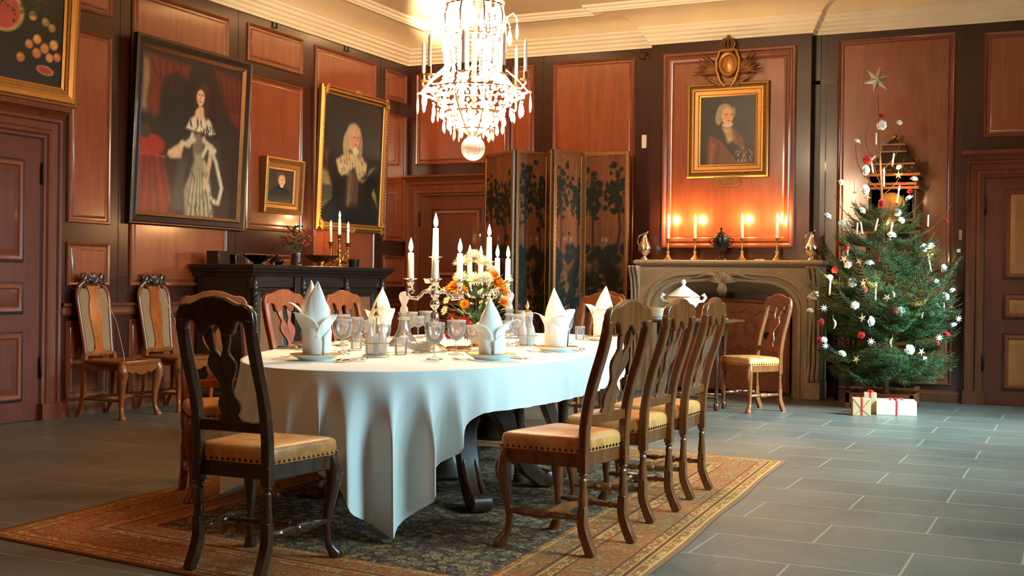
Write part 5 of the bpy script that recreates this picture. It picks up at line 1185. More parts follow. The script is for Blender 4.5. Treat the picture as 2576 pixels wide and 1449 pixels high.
# ------------------------------------------------------------------ folding screen
scr = empty('folding_screen', (0, 0, 0), 0, 'tall folding screen painted with dark trees and figures, left of the fireplace', 'screen')
SCP = [(1.30, -.42), (1.89, -.88), (2.07, -.40), (2.30, -.80), (2.45, -.30), (3.02, -.33)]
def scene(seed, n=(90, 330)):
    P = Paint(n[0], n[1], (104, 60, 36), seed); P.mottle(6, .35, seed); rs = np.random.RandomState(seed)
    for base in (.42, -.02):
        P.put(np.clip((base + .13 + .04 * np.sin(P.u * 7 + seed) - P.v) / .05, 0, 1) * np.clip((P.v - base + .06 * np.cos(P.u * 9)) / .05, 0, 1), (26, 24, 22))
        for tr in range(2):
            x = .16 + .66 * tr + .1 * rs.randn() * .5; h = base + .42 + .06 * rs.rand(); P.line([(x, base + .1), (x + .04 * rs.randn(), base + .25), (x + .05 * rs.randn(), h)], .022, (34, 26, 22), .03)
            for k in range(70):
                P.ell(x + .16 * rs.randn(), h - .03 + .05 * rs.randn() - .06 * rs.rand(), .03 + .05 * rs.rand(), .006 + .010 * rs.rand(), (20 + rs.randint(14), 22 + rs.randint(14), 20), .6)
        for k in range(3):
            x = .3 + .4 * rs.rand(); c = [(120, 74, 44), (92, 88, 62), (110, 56, 40)][k]; P.ell(x, base + .17, .05, .028, c, .5); P.ell(x + .01, base + .208, .025, .010, (150, 110, 76), .5)
        for k in range(14): P.ell(rs.rand(), base + .12 + .05 * rs.rand(), .10, .02, (28, 28, 25), .6)
    P.mottle(40, .35, seed + 9); return P
for i in range(5):
    a, c = Vector(SCP[i] + (0,)), Vector(SCP[i + 1] + (0,)); L = (c - a).length - .02; d = (c - a).normalized(); nrm_ = Vector((d.y, -d.x, 0)); mid = (a + c) / 2
    t = basis((mid.x, mid.y, 1.315), tuple(d), (0, 0, 1), tuple(nrm_)); H = 2.57
    b = B(); b.box((-L / 2, -H / 2, -.018), (L / 2, H / 2, .012), 0, t); b.frame(L, H, [(0, -.018), (0, .02), (.006, .024), (.04, .024), (.046, .014)], 1, t)
    for sx in (-1, 1):
        for k in range(50): b.ball(tuple(t @ Vector((sx * (L / 2 - .022), -H / 2 + .03 + k * .051, .026))), .006, 5, 1)
    f_ = b.build('leaf', [M['oakdark'], M['golddark']], scr, sharp=35)
    scene(11 + 3 * i).build('painted_panel', L - .08, H - .08, t @ T(0, 0, .018), f_, M['screen'], .004)

# ------------------------------------------------------------------ side table with tureen and plates
sd = empty('side_table', (4.24, -1.95, 0), 0, 'round dark drop leaf table in front of the fireplace carrying a tureen', 'table')
B().lathe([(.001, .80), (.46, .80), (.475, .806), (.48, .815), (.472, .826), (.001, .828)], 48).build('tabletop', M['tablewood'], sd, sharp=40)
B().box((-.30, -.14, .68), (.30, .14, .80)).build('frame', M['chairdark'], sd, bevel=.004)
for sx in (-1, 1):
    for sy in (-1, 1):
        B().lathe([(.02, 0), (.026, .02), (.026, .06), (.014, .075), (.02, .1), (.016, .2), (.022, .34), (.014, .42), (.024, .46), (.016, .5), (.022, .60), (.028, .64), (.028, .70)], 12, (sx * .27, sy * .12, 0)).build('leg', M['chairdark'], sd, sharp=40)
for sy in (-1, 1): B().tube([(-.27, sy * .12, .12), (.27, sy * .12, .12)], .014, 8).build('stretcher', M['chairdark'], sd)
ZD = .8285
tu = empty('soup_tureen', (4.14, -1.92, ZD), R_(20), 'white porcelain lidded soup tureen on the table before the fireplace', 'tureen')
B().lathe([(.085, 0), (.09, .01), (.06, .03), (.055, .05), (.09, .08), (.135, .13), (.15, .17), (.155, .20), (.15, .203)], 32).build('bowl', M['white'], tu, sharp=50)
B().lathe([(.156, .203), (.15, .215), (.10, .25), (.05, .285), (.02, .305), (.012, .315)], 32).build('lid', M['white'], tu, sharp=50)
B().lathe([(.010, .312), (.022, .33), (.024, .345), (.014, .362), (.001, .368)], 14).build('finial', M['white'], tu)
B().lathe([(.1555, .196), (.158, .199), (.158, .206), (.1555, .209)], 32).build('gilt_line', M['gold'], tu)
for sx in (-1, 1): B().tube([(sx * .14, 0, .16), (sx * .185, 0, .165), (sx * .205, 0, .20), (sx * .19, 0, .225), (sx * .17, 0, .215)], [.014, .013, .016, .018, .010], 8).build('handle', M['white'], tu)
dp = plate()
for k in range(8):
    o = dp if k == 0 else copy_tree(dp); o.location = (3.94, -2.10, ZD + .010 * k); o.scale = (.92, .92, .92)
    tag(o, 'white gilt edged plate, %s from the bottom of the stack by the tureen' % NAMES[k], 'plate', 'stacked soup plates')
b = B(); b.lathe([(.06, 0), (.09, .012), (.092, .015), (.06, .006), (.001, .005)], 24); o = b.build('saucer', M['white'], sharp=50); o.location = (4.52, -2.07, ZD); tag(o, 'white saucer at the right edge of the round side table', 'saucer')
cp = empty('porcelain_cup', (4.475, -2.0, ZD), 0, 'small white cup behind the saucer on the side table', 'cup'); B().lathe([(.02, 0), (.024, .006), (.03, .03), (.034, .055), (.031, .055), (.026, .03), (.001, .01)], 18).build('body', M['white'], cp, sharp=50); B().tube([(.03, 0, .045), (.05, 0, .04), (.045, 0, .022), (.028, 0, .018)], .004, 6).build('handle', M['white'], cp)

# ------------------------------------------------------------------ lacquer clock cabinet behind the tree
lc = empty('lacquer_cabinet', (5.78, -.19, 0), 0, 'tall black and gilt lacquer cabinet with pagoda top behind the spruce', 'cabinet')
B().box((-.24, -.16, 0), (.24, .16, 1.72)).build('case', M['lacquer'], lc, bevel=.004)
b = B()
for z in (.12, .42, 1.68): b.box((-.255, -.175, z), (.255, .17, z + .035))
b.box((-.20, -.168, .48), (.20, -.158, 1.62)); b.build('gilt_bands', M['lacqgold'], lc, bevel=.002)
B().box((-.22, -.15, 1.74), (.22, .15, 2.26)).build('hood', M['lacquer'], lc, bevel=.004)
b = B()
for z, w in ((1.745, .26), (1.80, .24), (2.12, .255), (2.16, .235), (2.25, .27)): b.box((-w, -w * .66, z), (w, w * .66, z + .03))
b.box((-.225, -.15, 1.745), (.225, .15, 2.28)); b.build('cornice', M['lacqgold'], lc, bevel=.003)
b = B(); b.lathe([(.115, 0), (.13, .012), (.115, .02), (.001, .014)], 28, (0, 0, 0), 0, T(0, -.152, 1.96) @ RX(PI / 2)); b.build('dial', M['gold'], lc)
b = B(); R = [[(-w, -w * .66, z), (w, -w * .66, z), (w, w * .66, z), (-w, w * .66, z)] for w, z in ((.25, 2.285), (.24, 2.33), (.19, 2.40), (.14, 2.45), (.11, 2.50), (.11, 2.56), (.10, 2.57), (.06, 2.60), (.035, 2.63))]; b.rings(R); b.build('pagoda_roof', M['lacquer'], lc, sharp=30)
b = B()
for z, w in ((2.365, .215), (2.495, .125), (2.565, .115)): b.box((-w, -w * .66 - .006, z), (w, w * .66 + .006, z + .018))
for k in range(14): b.ball((-.2 + .03 * k, -.155 - .004, 2.32 + .02 * math.sin(k * 2)), .02, 6, 0, None, .7)
b.build('gilt_ornament', M['lacqgold'], lc)
for x, z in ((-.22, 2.40), (.22, 2.40), (0, 2.655)):
    b = B(); b.lathe([(.012, -.05), (.02, -.035), (.008, -.025), (.022, -.005), (.026, .012), (.016, .03), (.001, .036)], 12, (x, -.06 if x else 0, z)); b.build('finial', M['brass'], lc)
for sx in (-1, 1): B().lathe([(.022, 1.775), (.018, 1.80), (.018, 2.1), (.022, 2.12)], 10, (sx * .205, -.14, 0)).build('column', M['lacquer'], lc)
# ------------------------------------------------------------------ crystal chandelier
CX, CY = 4.20, -6.35
ch = empty('chandelier', (CX, CY, 1.87), 0, 'large crystal chandelier blazing with light above the dining table', 'chandelier'); rs = random.Random(17)
zz = lambda z: z - 1.87
G, CR_ = M['golddark'], M['crystal']
B().ball((0, 0, zz(1.945)), .074, 20).build('crystal_ball', M['ballglass'], ch, sharp=18)
b = B()
def ring(b, r, z, w=.006, n=40): b.tube([(r * math.cos(2 * PI * k / n), r * math.sin(2 * PI * k / n), zz(z)) for k in range(n + 1)], w, 6)
for r, z in ((.165, 2.80), (.13, 2.62), (.24, 2.30), (.17, 2.16), (.10, 2.06)): ring(b, r, z)
for k in range(8):
    a = 2 * PI * k / 8; c, s = math.cos(a), math.sin(a)
    b.tube([(c * r, s * r, zz(z)) for r, z in ((.165, 2.80), (.185, 2.74), (.18, 2.64), (.15, 2.52), (.13, 2.42), (.17, 2.34), (.24, 2.30), (.22, 2.22), (.17, 2.15), (.10, 2.06), (.03, 2.02))], .005, 6)
b.tube([(0, 0, zz(2.0)), (0, 0, zz(2.9))], .012, 8); b.lathe([(.012, 0), (.03, .02), (.04, .05), (.015, .08), (.02, .10)], 12, (0, 0, zz(2.86)))
b.build('frame', G, ch, sharp=60)
b = B(); b.tube([(0, 0, zz(2.9)), (0, 0, zz(4.12))], .007, 6)
for k in range(14): b.ball((0, 0, zz(2.98 + .08 * k)), .018, 6)
b.lathe([(.06, zz(4.135)), (.05, zz(4.10)), (.012, zz(4.06))], 16); b.build('chain', G, ch, sharp=50)
# crown of plume crystals
for k in range(12):
    a = 2 * PI * k / 12; c, s = math.cos(a), math.sin(a)
    B().ribbon([(c * r, s * r, zz(z)) for r, z in ((.15, 2.80), (.17, 2.87), (.20, 2.93), (.235, 2.95))], [.03, .045, .045, .01], .008, (-s, c, 0)).build('crown_plume', CR_, ch, sharp=20)
# arms with candles
for k in range(8):
    a = 2 * PI * (k + .35) / 8; c, s = math.cos(a), math.sin(a); b = B()
    b.tube([(c * r, s * r, zz(z)) for r, z in ((.13, 2.40), (.18, 2.36), (.24, 2.31), (.29, 2.30), (.315, 2.335), (.312, 2.36))], .006, 6)
    for q in (-.12, .12):
        b.tube([(math.cos(a + q * 2) * .16, math.sin(a + q * 2) * .16, zz(2.44)), (math.cos(a + q * .6) * .26, math.sin(a + q * .6) * .26, zz(2.36)), (c * .33, s * .33, zz(2.28))], .005, 6)
        b.tube([(math.cos(a + q * 2.4) * .24, math.sin(a + q * 2.4) * .24, zz(2.24)), (c * .345, s * .345, zz(2.285))], .005, 6)
    ar = b.build('arm', CR_, ch, sharp=60)
    B().lathe([(.008, 0), (.03, .006), (.034, .012), (.012, .016), (.011, .05), (.013, .055)], 12, (c * .312, s * .312, zz(2.345))).build('nozzle', G, ar, sharp=50)
    B().lathe([(.0105, 0), (.0105, .004), (.0098, .175), (.006, .185), (.0015, .20)], 10, (c * .312, s * .312, zz(2.40))).build('candle', M['wax'], ch, sharp=50)
    # upper leaf arm carrying a pendant
    b = B(); b.tube([(math.cos(a) * r, math.sin(a) * r, zz(z)) for r, z in ((.18, 2.66), (.20, 2.73), (.235, 2.75), (.255, 2.72))], .005, 6); b.build('upper_arm', CR_, ch)
def drop(L, w):
    b = B(); b.ball((0, 0, -.008), .008, 6); b.rings([[(x * math.cos(q), y * math.sin(q), -z) for q in [2 * PI * i / 8 for i in range(8)]] for x, y, z in ((.002, .001, .018), (w * .6, w * .3, L * .35), (w, w * .45, L * .68), (w * .8, w * .36, L * .86), (.001, .001, L))]); return b
pd = [drop(.125, .017), drop(.10, .015), drop(.085, .016)]
proto_d = []
def hang(k, r, a, z, s=1.0):
    if len(proto_d) <= k or proto_d[k] is None:
        while len(proto_d) <= k: proto_d.append(None)
        o = pd[k].build('crystal_pendant', CR_, ch, sharp=15); proto_d[k] = o
    else:
        o = proto_d[k].copy(); COL.objects.link(o); o.parent = ch
    o.location = (r * math.cos(a), r * math.sin(a), zz(z)); o.rotation_euler = (0, 0, a + PI / 2 + rs.random() * .8); o.scale = (s, s, s)
for k in range(8):
    a = 2 * PI * (k + .35) / 8
    hang(0, .345, a, 2.285, 1.05); hang(0, .258, a, 2.715, 1.0); hang(1, .30, a + .39, 2.245)
for k in range(16): hang(2, .245, 2 * PI * k / 16, 2.20 - .02 * (k % 2)); 
for k in range(14): hang(2, .18, 2 * PI * (k + .5) / 14, 2.12, 1.0)
for k in range(11): hang(1, .12, 2 * PI * k / 11, 2.07, .8)
for k in range(8): hang(1, .16, 2 * PI * k / 8, 2.60, .8)
# strings of cut beads draping the cage: too many to count
b = B()
for k in range(24):
    a = 2 * PI * k / 24
    for j in range(22):
        t = j / 21; z = 2.80 - .46 * t; r = .165 + .03 * math.sin(PI * t) - .02 * t + .10 * max(0, t - .75) * 1.6
        b.ball((r * math.cos(a), r * math.sin(a), zz(z)), .0095 if j % 3 else .0125, 5)
for k in range(30):
    a = 2 * PI * k / 30
    for j in range(9):
        t = j / 8; r = .25 - .17 * t; z = 2.29 - .24 * t - .03 * math.sin(PI * t); b.ball((r * math.cos(a), r * math.sin(a), zz(z)), .011, 5)
for k in range(60):
    a = 2 * PI * k / 60; b.ball((.30 * math.cos(a), .30 * math.sin(a), zz(2.27 - .015 * abs(math.sin(4 * a)))), .010, 5); b.ball((.172 * math.cos(a), .172 * math.sin(a), zz(2.815)), .010, 5)
tag(b.build('bead_strings', CR_, ch, sharp=20), kind='stuff')
for k in range(10):
    a = 2 * PI * k / 10; z = (2.70, 2.52)[k % 2]; B().lathe([(.008, 0), (.016, .02), (.014, .05), (.002, .085)], 10, (.075 * math.cos(a), .075 * math.sin(a), zz(z))).build('bulb', M['bulb'], ch)
for k in range(6):
    a = 2 * PI * k / 6; B().lathe([(.008, 0), (.016, .02), (.014, .05), (.002, .085)], 10, (.085 * math.cos(a), .085 * math.sin(a), zz(2.26))).build('bulb', M['bulb'], ch)
for z, k in ((2.66, .42), (2.44, .25), (2.22, .33)): point('chandelier_light', (CX, CY, z), P_CH * k, BULB, .10)

for e_, sz_, d_ in ((50000, 9, (-2.6, 4.5, 1.14)), (1050, 95, (-1.6, 3.6, 1.5))):  # added unseen spots, no part of the chandelier: ceiling hot spot, back-wall fill
    sl = bpy.data.lights.new('added_ceiling_spot', 'SPOT'); sl.energy = e_; sl.color = (1, .74, .46); sl.spot_size = math.radians(sz_); sl.spot_blend = 1; sl.shadow_soft_size = .06
    so = bpy.data.objects.new('added_ceiling_spot', sl); COL.objects.link(so); so.location = (CX - .25, CY + .35, 3.0); so.rotation_euler = Vector(d_).to_track_quat('-Z', 'Y').to_euler()

# ------------------------------------------------------------------ spruce tree with trimmings
TXY = Vector((5.83, -.88)); TOP = 2.72
tr = empty('christmas_tree', (TXY.x, TXY.y, 0), 0, 'spruce tree trimmed with paper flowers and candles, right of the fireplace', 'tree'); rs = random.Random(5)
tx = lambda z: -.10 * (z / TOP) ** 1.5
B().tube([(tx(z), -.02 * z / TOP, z) for z in [.10 + (TOP - .10) * k / 14 for k in range(15)]], [.030 - .024 * k / 14 for k in range(15)], 8).build('trunk', M['bark'], tr)
def needle_line(b, pts, n, L, w, mat=0):
    seg = [Vector(p) for p in pts]; tot = [0]
    for p, q in zip(seg[:-1], seg[1:]): tot.append(tot[-1] + (q - p).length)
    k = 0
    for i in range(n):
        s = tot[-1] * (i + rs.random()) / n
        while k < len(tot) - 2 and tot[k + 1] < s: k += 1
        f = (s - tot[k]) / max(1e-6, tot[k + 1] - tot[k]); p = seg[k].lerp(seg[k + 1], f); t = (seg[k + 1] - seg[k]).normalized()
        a = t.cross(Vector((0, 0, 1))); a = a.normalized() if a.length > .1 else Vector((1, 0, 0)); c = t.cross(a); th = rs.random() * 2 * PI
        d = (a * math.cos(th) + c * math.sin(th)) * .85 + t * .6; d.normalize(); e = d.cross(t).normalized() * w
        q = p + d * L * (.7 + .5 * rs.random())
        b.v += [tuple(p - e), tuple(p + e), tuple(q)]; m = len(b.v); b.f.append((m - 3, m - 2, m - 1)); b.m.append(mat)
def branch_mesh(seed, L=.7, dens=1.0, side=True):
    rs.seed(seed); b = B(); pts = []; bend = rs.random() * .12 - .06
    for k in range(9):
        t = k / 8; pts.append((L * t, bend * t * t, -.10 * math.sin(PI * t * .9) * L + .16 * t ** 3 * L))
    b.tube(pts, [.0075 * (1 - .8 * k / 8) for k in range(9)], 5, 1); needle_line(b, pts, int(300 * dens), .020, .0019)
    if side:
        for k in range(1, 19):
            t = .10 + .86 * k / 19; i = int(t * 8); f = t * 8 - i; o = Vector(pts[i]).lerp(Vector(pts[min(8, i + 1)]), f)
            for s in (-1, 1):
                l = L * (.50 * (1 - t) + .09) * (.75 + .5 * rs.random()); d = Vector((.72, s * .72, .05 - .22 * rs.random())).normalized()
                q = [tuple(o), tuple(o + d * l * .5 + Vector((0, 0, -.012))), tuple(o + d * l + Vector((.02, 0, .012)))]
                b.tube(q, [.003, .0022, .001], 4, 1); needle_line(b, q, int(max(16, 380 * l * dens)), .019, .0019)
                if l > .16:
                    for s2 in (-1, 1):
                        for fr in (.45, .7):
                            o2 = o + d * l * fr; d2 = (d + Vector((-d.y, d.x, 0)) * s2 * .8 + Vector((0, 0, -.12))).normalized(); l2 = l * .38
                            q2 = [tuple(o2), tuple(o2 + d2 * l2)]; needle_line(b, q2, int(max(10, 280 * l2 * dens)), .018, .0019)
    return b
PB = [branch_mesh(100 + k).build('branch', [M['needle'], M['bark']], tr, sharp=0) for k in range(5)]
TB = [branch_mesh(200 + k, .55, .6, False).build('branch', [M['needle'], M['bark']], tr, sharp=0) for k in range(2)]
usedb = set(); rs.seed(9); nb = 0
def trad(z): return max(.10, .78 * (2.45 - z) / 1.60) if z > .95 else .75 - .35 * (.95 - z) ** 1.5
def put_branch(lst, z, a, L, elev):
    global nb
    p = lst[rs.randrange(len(lst))]
    for q in lst:
        if q.name not in usedb: p = q; break
    o = p if p.name not in usedb else p.copy()
    if p.name in usedb: COL.objects.link(o); o.parent = tr
    usedb.add(p.name); k = L / (.7 if lst is PB else .55)
    o.matrix_basis = T(tx(z), 0, z) @ RZ(a) @ RY(-elev) @ RX(rs.random() * .5 - .25) @ Matrix.Diagonal((k, max(.6, k * .9), max(.6, k), 1)); nb += 1
z, a = .30, 0.0
while z < 1.92:
    n = 8 if z < 1.3 else 6
    for k in range(n):
        aa = a + 2 * PI * k / n + rs.random() * .35; zj = z + (rs.random() - .5) * .07
        R_max = trad(zj) * (.86 + .28 * rs.random())
        if math.sin(aa) > .1: R_max = min(R_max, .34 / math.sin(aa))   # the cabinet stands close behind
        put_branch(PB, zj, aa, R_max, .16 + .22 * (zj / 2) + rs.random() * .2 - (.25 if zj < .6 else 0))
    z += .105 if z < 1.3 else .15; a += 1.1
for z, a, L, e in ((2.02, .3, .40, .95), (2.06, 3.3, .52, .95), (2.1, 4.5, .34, .9), (2.1, 1.8, .22, 1.1), (2.25, .2, .42, 1.05), (2.3, 3.0, .40, 1.05), (2.38, 5.0, .24, 1.0), (1.75, .15, .55, .55), (1.7, 3.1, .58, .5), (1.55, .0, .72, .42)):
    put_branch(TB, z, a, L, e)
# stand
st = empty('tree_stand', (5.80, -.86, 0), 0, 'low wooden crate like stand holding the trunk of the spruce', 'stand')
b = B()
for x0, x1, y0, y1 in ((-.31, .31, -.25, -.23), (-.31, .31, .23, .25), (-.31, -.29, -.23, .23), (.29, .31, -.23, .23)): b.box((x0, y0, .05), (x1, y1, .15))
for sx in (-1, 1):
    for sy in (-1, 1): b.box((sx * .29 - .02, sy * .23 - .02, 0), (sx * .29 + .02, sy * .23 + .02, .155))
b.box((-.30, -.24, .05), (.30, .24, .06)); b.build('crate', M['casing'], st, bevel=.003)
B().lathe([(.07, .061), (.075, .07), (.045, .10), (.036, .098), (.036, .07)], 16, (.03, -.02, 0)).build('socket', M['iron'], st, sharp=40)
# parcels
def parcel(w, d, h, paper, lab, loc, rz, bow=True, strap=(1, 1)):
    r = empty('gift_parcel', loc, R_(rz), lab, 'parcel', None)
    B().box((-w / 2, -d / 2, 0), (w / 2, d / 2, h)).build('box', paper, r, bevel=.004)
    e = .0015; b = B(); rw = .008
    if strap[0]: b.box((-rw, -d / 2 - e, 0), (rw, -d / 2, h + e)); b.box((-rw, d / 2, 0), (rw, d / 2 + e, h + e)); b.box((-rw, -d / 2, h), (rw, d / 2, h + e))
    if strap[1]: b.box((-w / 2 - e, -rw, 0), (-w / 2, rw, h + e)); b.box((w / 2, -rw, 0), (w / 2 + e, rw, h + e)); b.box((-w / 2, -rw, h), (w / 2, rw, h + e))
    b.build('ribbon', M['ribbon'], r)
    if bow:
        b = B(); s = min(1, w / .3)
        for a in (.5, 2.6, 4.0, 5.4): b.ribbon([(0, 0, h + .004), (.05 * s * math.cos(a), .05 * s * math.sin(a), h + .022), (.085 * s * math.cos(a), .085 * s * math.sin(a), h + .010), (.10 * s * math.cos(a + .2), .10 * s * math.sin(a + .2), h + .005)], [.010, .022, .016, .020], .0015, (-math.sin(a), math.cos(a), 0))
        b.ball((0, 0, h + .012), .012, 8); b.build('bow', M['ribbon'], r)
    return r
parcel(.345, .30, .125, M['wrap'], 'largest pale parcel with red ribbon and bow under the spruce', (5.99, -1.42, 0), 12)
g2 = parcel(.155, .15, .155, M['kraft'], 'small square parcel with red ribbon left of the largest parcel', (5.735, -1.71, 0), 14, False); b = B()
for s in (-1, 1): b.tube([(s * .07, -.0765, .15), (0, -.0775, .06), (s * .07, -.0765, .005)], .0016, 4)
b.build('folded_flaps', M['casing'], g2)
parcel(.11, .10, .19, M['kraft'], 'narrow parcel with red band between the small and the largest parcel', (5.78, -1.50, 0), 10, True, (1, 1))

# trimmings hung on the tree (world positions)
W_=[(5.907,-0.822,2.716),(5.762,-0.927,2.687),(5.54,-0.977,2.531),(5.916,-0.847,2.289),(5.616,-0.942,2.262),(6.039,-0.741,2.177),(5.412,-1.04,2.142),(5.615,-0.943,2.073),(6.018,-0.875,1.986),(5.621,-1.097,1.866),(5.296,-1.096,1.814),(5.424,-1.036,1.747),(5.967,-1.039,1.772),(5.933,-1.035,1.847),(5.898,-1.144,1.626),(6.158,-0.944,1.522),(6.212,-0.831,1.537),(5.726,-1.308,1.364),(5.537,-1.314,1.348),(6.315,-0.761,1.333),(5.367,-1.289,1.232),(5.589,-1.391,1.185),(6.28,-0.957,1.192),(6.401,-0.747,1.12),(6.354,-0.912,1.067),(5.21,-1.196,1.065),(5.629,-1.463,0.974),(6.293,-1.049,0.979),(6.257,-1.092,0.902),(5.161,-1.164,0.908),(6.006,-1.321,0.925),(5.76,-1.431,0.835),(6.421,-0.796,0.792),(5.332,-1.351,0.647),(6.078,-1.22,0.575),(6.198,-1.076,0.481),(5.505,-1.394,0.522)]
RD=[(5.756,-0.924,2.774),(5.635,-0.932,2.361),(5.932,-0.92,2.12),(6.014,-0.824,2.058),(5.787,-1.076,1.936),(6.322,-0.609,1.779),(5.399,-1.048,1.557),(5.5,-1.217,1.517),(6.144,-0.975,1.502),(5.791,-1.272,1.412),(5.408,-1.278,1.303),(5.699,-1.408,1.121),(6.224,-1.024,1.217),(6.065,-1.256,1.064),(6.386,-0.899,0.972),(5.967,-1.346,0.943),(5.303,-1.364,0.814),(5.684,-1.433,0.702),(6.368,-0.893,0.708),(6.298,-0.989,0.628),(5.272,-1.29,0.639)]
ST=[(5.916,-0.893,2.213),(5.654,-1.047,1.996),(5.637,-1.309,1.385),(5.489,-1.271,1.404),(5.684,-1.385,1.186),(5.156,-1.166,1.049),(5.895,-1.368,1.051),(5.337,-1.402,0.945),(5.695,-1.449,0.862),(6.456,-0.69,0.858),(5.766,-1.405,0.649),(6.314,-0.98,0.684),(5.346,-1.346,0.592),(6.175,-1.125,0.556),(5.634,-1.39,0.479)]
LC=[(5.796,-0.969,2.221),(5.914,-0.965,2.057),(5.88,-1.124,1.705),(6.225,-0.899,1.419),(5.369,-1.316,1.19),(5.793,-1.373,1.148),(6.176,-1.184,0.989)]
UC=[(5.708,-0.897,2.556),(5.638,-0.931,2.388),(5.86,-0.898,2.357),(5.687,-0.908,2.29),(5.584,-1.17,1.687),(5.749,-1.165,1.723),(6.164,-0.684,1.781),(6.354,-0.956,0.942),(5.64,-1.181,1.693),(5.529,-0.984,2.102)]
def crepe(r, mat, name, seed):
    rs.seed(seed); b = B()
    for L in range(3):
        for k in range(6):
            a = 2 * PI * (k + .5 * L) / 6 + rs.random() * .4; e = .15 + .5 * L; d = Vector((math.cos(a) * math.cos(e), math.sin(a) * math.cos(e), math.sin(e))); s = Vector((-math.sin(a), math.cos(a), 0)); rr = r * (1 - .12 * L)
            p = [Vector((0, 0, 0)), d * rr * .5 - s * r * .40, d * rr * .95 - s * r * .36 + Vector((0, 0, r * .12)), d * rr * 1.05 + Vector((0, 0, -r * .06)), d * rr * .95 + s * r * .36 + Vector((0, 0, r * .12)), d * rr * .5 + s * r * .40]
            n = len(b.v); b.v += [tuple(q) for q in p]; b.f += [(n, n + 1, n + 2, n + 3), (n, n + 3, n + 4, n + 5)]; b.m += [0, 0]
    b.ball((0, 0, r * .25), r * .42, 7)
    return b.build(name, mat, None, sharp=0, solid=.0015)
def ordinal(i, n): return 'topmost' if i == 0 else 'lowest' if i == n - 1 else NAMES[i] + ' from the top'
def spread(L): return sorted(L, key=lambda p: -p[2])
for lst, mat, nm, word, sizes in ((W_, 'paperwhite', 'paper_flower', 'white', (.040, .050, .044)), (RD, 'red', 'paper_flower', 'red', (.038, .044, .034))):
    pr = [crepe(s, M[mat], nm, 40 + i) for i, s in enumerate(sizes)]; us = set(); L = spread(lst)
    for i, p in enumerate(L):
        q = pr[i % 3]; o = q if q.name not in us else q.copy()
        if q.name in us: COL.objects.link(o)
        us.add(q.name); o.location = p; o.rotation_euler = (R_(60 + 40 * math.sin(i * 2.1)), R_(30 * math.sin(i * 1.3)), R_(25 + 40 * math.sin(i * 3.7))); k = .72 + .34 * ((i * 37) % 10) / 10; o.scale = (k, k, k)
        tag(o, '%s crepe paper flower on the spruce, %s of the %s ones' % (word, ordinal(i, len(L)), word), 'ornament', '%s paper flowers on the tree' % word)
def star(r1, r2, n, th, cone=True):
    b = B(); pts = [((r1 if i % 2 == 0 else r2) * math.sin(PI * i / n), (r1 if i % 2 == 0 else r2) * math.cos(PI * i / n)) for i in range(2 * n)]
    v = [(x, 0, z) for x, z in pts] + [(0, -th, 0), (0, th, 0)]; m = 2 * n
    return b.add(v, [((i + 1) % m, i, m) for i in range(m)] + [(i, (i + 1) % m, m + 1) for i in range(m)])
ss = [star(.042, .014, 5, .007).build('straw_star', M['straw'], sharp=5), star(.040, .015, 8, .006).build('straw_star', M['paperwhite'], sharp=5)]; us = set(); L = spread(ST)
for i, p in enumerate(L):
    q = ss[1] if i in (7, 9, 10, 11, 12) else ss[0]; o = q if q.name not in us else q.copy()
    if q.name in us: COL.objects.link(o)
    us.add(q.name); o.location = p; o.rotation_euler = (R_(8 * math.sin(i)), R_(40 * math.sin(i * 2.3)), R_(25 + 20 * math.sin(i * 5)))
    tag(o, '%s star ornament on the spruce, %s of the small stars' % ('white' if q is ss[1] else 'straw', ordinal(i, len(L))), 'ornament', 'small stars on the tree')
def tcandle(lit):
    r = empty('tree_candle'); B().lathe([(.016, 0), (.018, .004), (.011, .006), (.011, .014)], 10).build('clip', M['brass'], r); candle(r, 0, 0, .010, .115, .0085, lit); return r
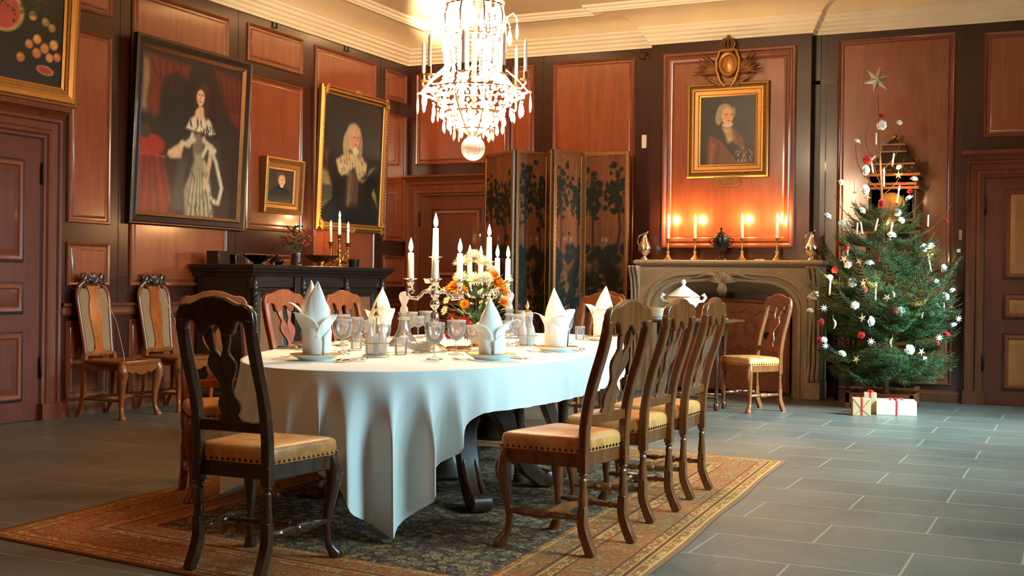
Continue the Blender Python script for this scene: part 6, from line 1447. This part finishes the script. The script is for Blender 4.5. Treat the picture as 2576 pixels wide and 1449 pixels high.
for lst, lit in ((LC, True), (UC, False)):
    pr = tcandle(lit); L = spread(lst)
    for i, p in enumerate(L):
        o = pr if i == 0 else copy_tree(pr); x, y, z = p; o.location = (x, y, z - (.13 if lit else .06)); tl = .22 * math.sin(i * 2.4) if i not in (1,) or lit else .9
        o.rotation_euler = (.06 * math.sin(i), tl, i)
        tag(o, '%s candle clipped to the spruce, %s of the %s ones' % ('lit white' if lit else 'unlit white', ordinal(i, len(L)), 'lit' if lit else 'unlit'), 'candle', '%s tree candles' % ('lit' if lit else 'unlit'))
        if lit: flamelight((x - .01, y - .03, z + .05), .8)
for i, (p, lab, mt) in enumerate((((5.428, -1.43, .80), 'cream paper twist hanging at the lower left of the spruce', 'cream'), ((5.94, -1.34, 1.07), 'cream crescent hanging in the middle of the spruce', 'cream'), ((5.519, -1.242, 1.48), 'tan paper cone hanging left of the spruce trunk', 'straw'), ((5.944, -1.326, .64), 'small tan twist hanging low right of the trunk', 'straw'))):
    b = B(); b.tube([(.0, 0, .045), (.018, 0, .02), (.02, 0, -.01), (.004, 0, -.045)], [.006, .012, .010, .003], 8); b.tube([(.0, 0, .045), (-.004, 0, .085)], .0012, 4); o = b.build('paper_twist', M[mt], sharp=50); o.location = p; o.rotation_euler.z = i; tag(o, lab, 'ornament')
sr = empty('tree_star', (5.70, -.87, 2.70), 0, 'large silver gold star on a thin stick at the very top of the tree', 'star')
B().tube([(.03, 0, 0), (.012, 0, .30)], .005, 6).build('stick', M['bark'], sr)
b = star(.135, .056, 6, .034); b.build('star', simple('tinsel_star', srgb(216, 196, 168), .3, .7), sr, sharp=5).matrix_basis = T(.005, -.005, .43) @ RZ(R_(25)) @ RY(R_(14))
# ------------------------------------------------------------------ put every thing's empty at its own base
bpy.context.view_layer.update()
for o in list(COL.objects):
    if o.type == 'EMPTY' and o.parent is None and not o.get('kind') and o.location.length < .02 and o.children:
        pts = [(c.matrix_world @ Vector(k)) for c in o.children for k in c.bound_box]
        lo = [min(p[i] for p in pts) for i in range(3)]; hi = [max(p[i] for p in pts) for i in range(3)]
        d = Vector(((lo[0] + hi[0]) / 2, (lo[1] + hi[1]) / 2, lo[2])) - o.location
        o.location = o.location + d
        for c in o.children: c.location = c.location - d
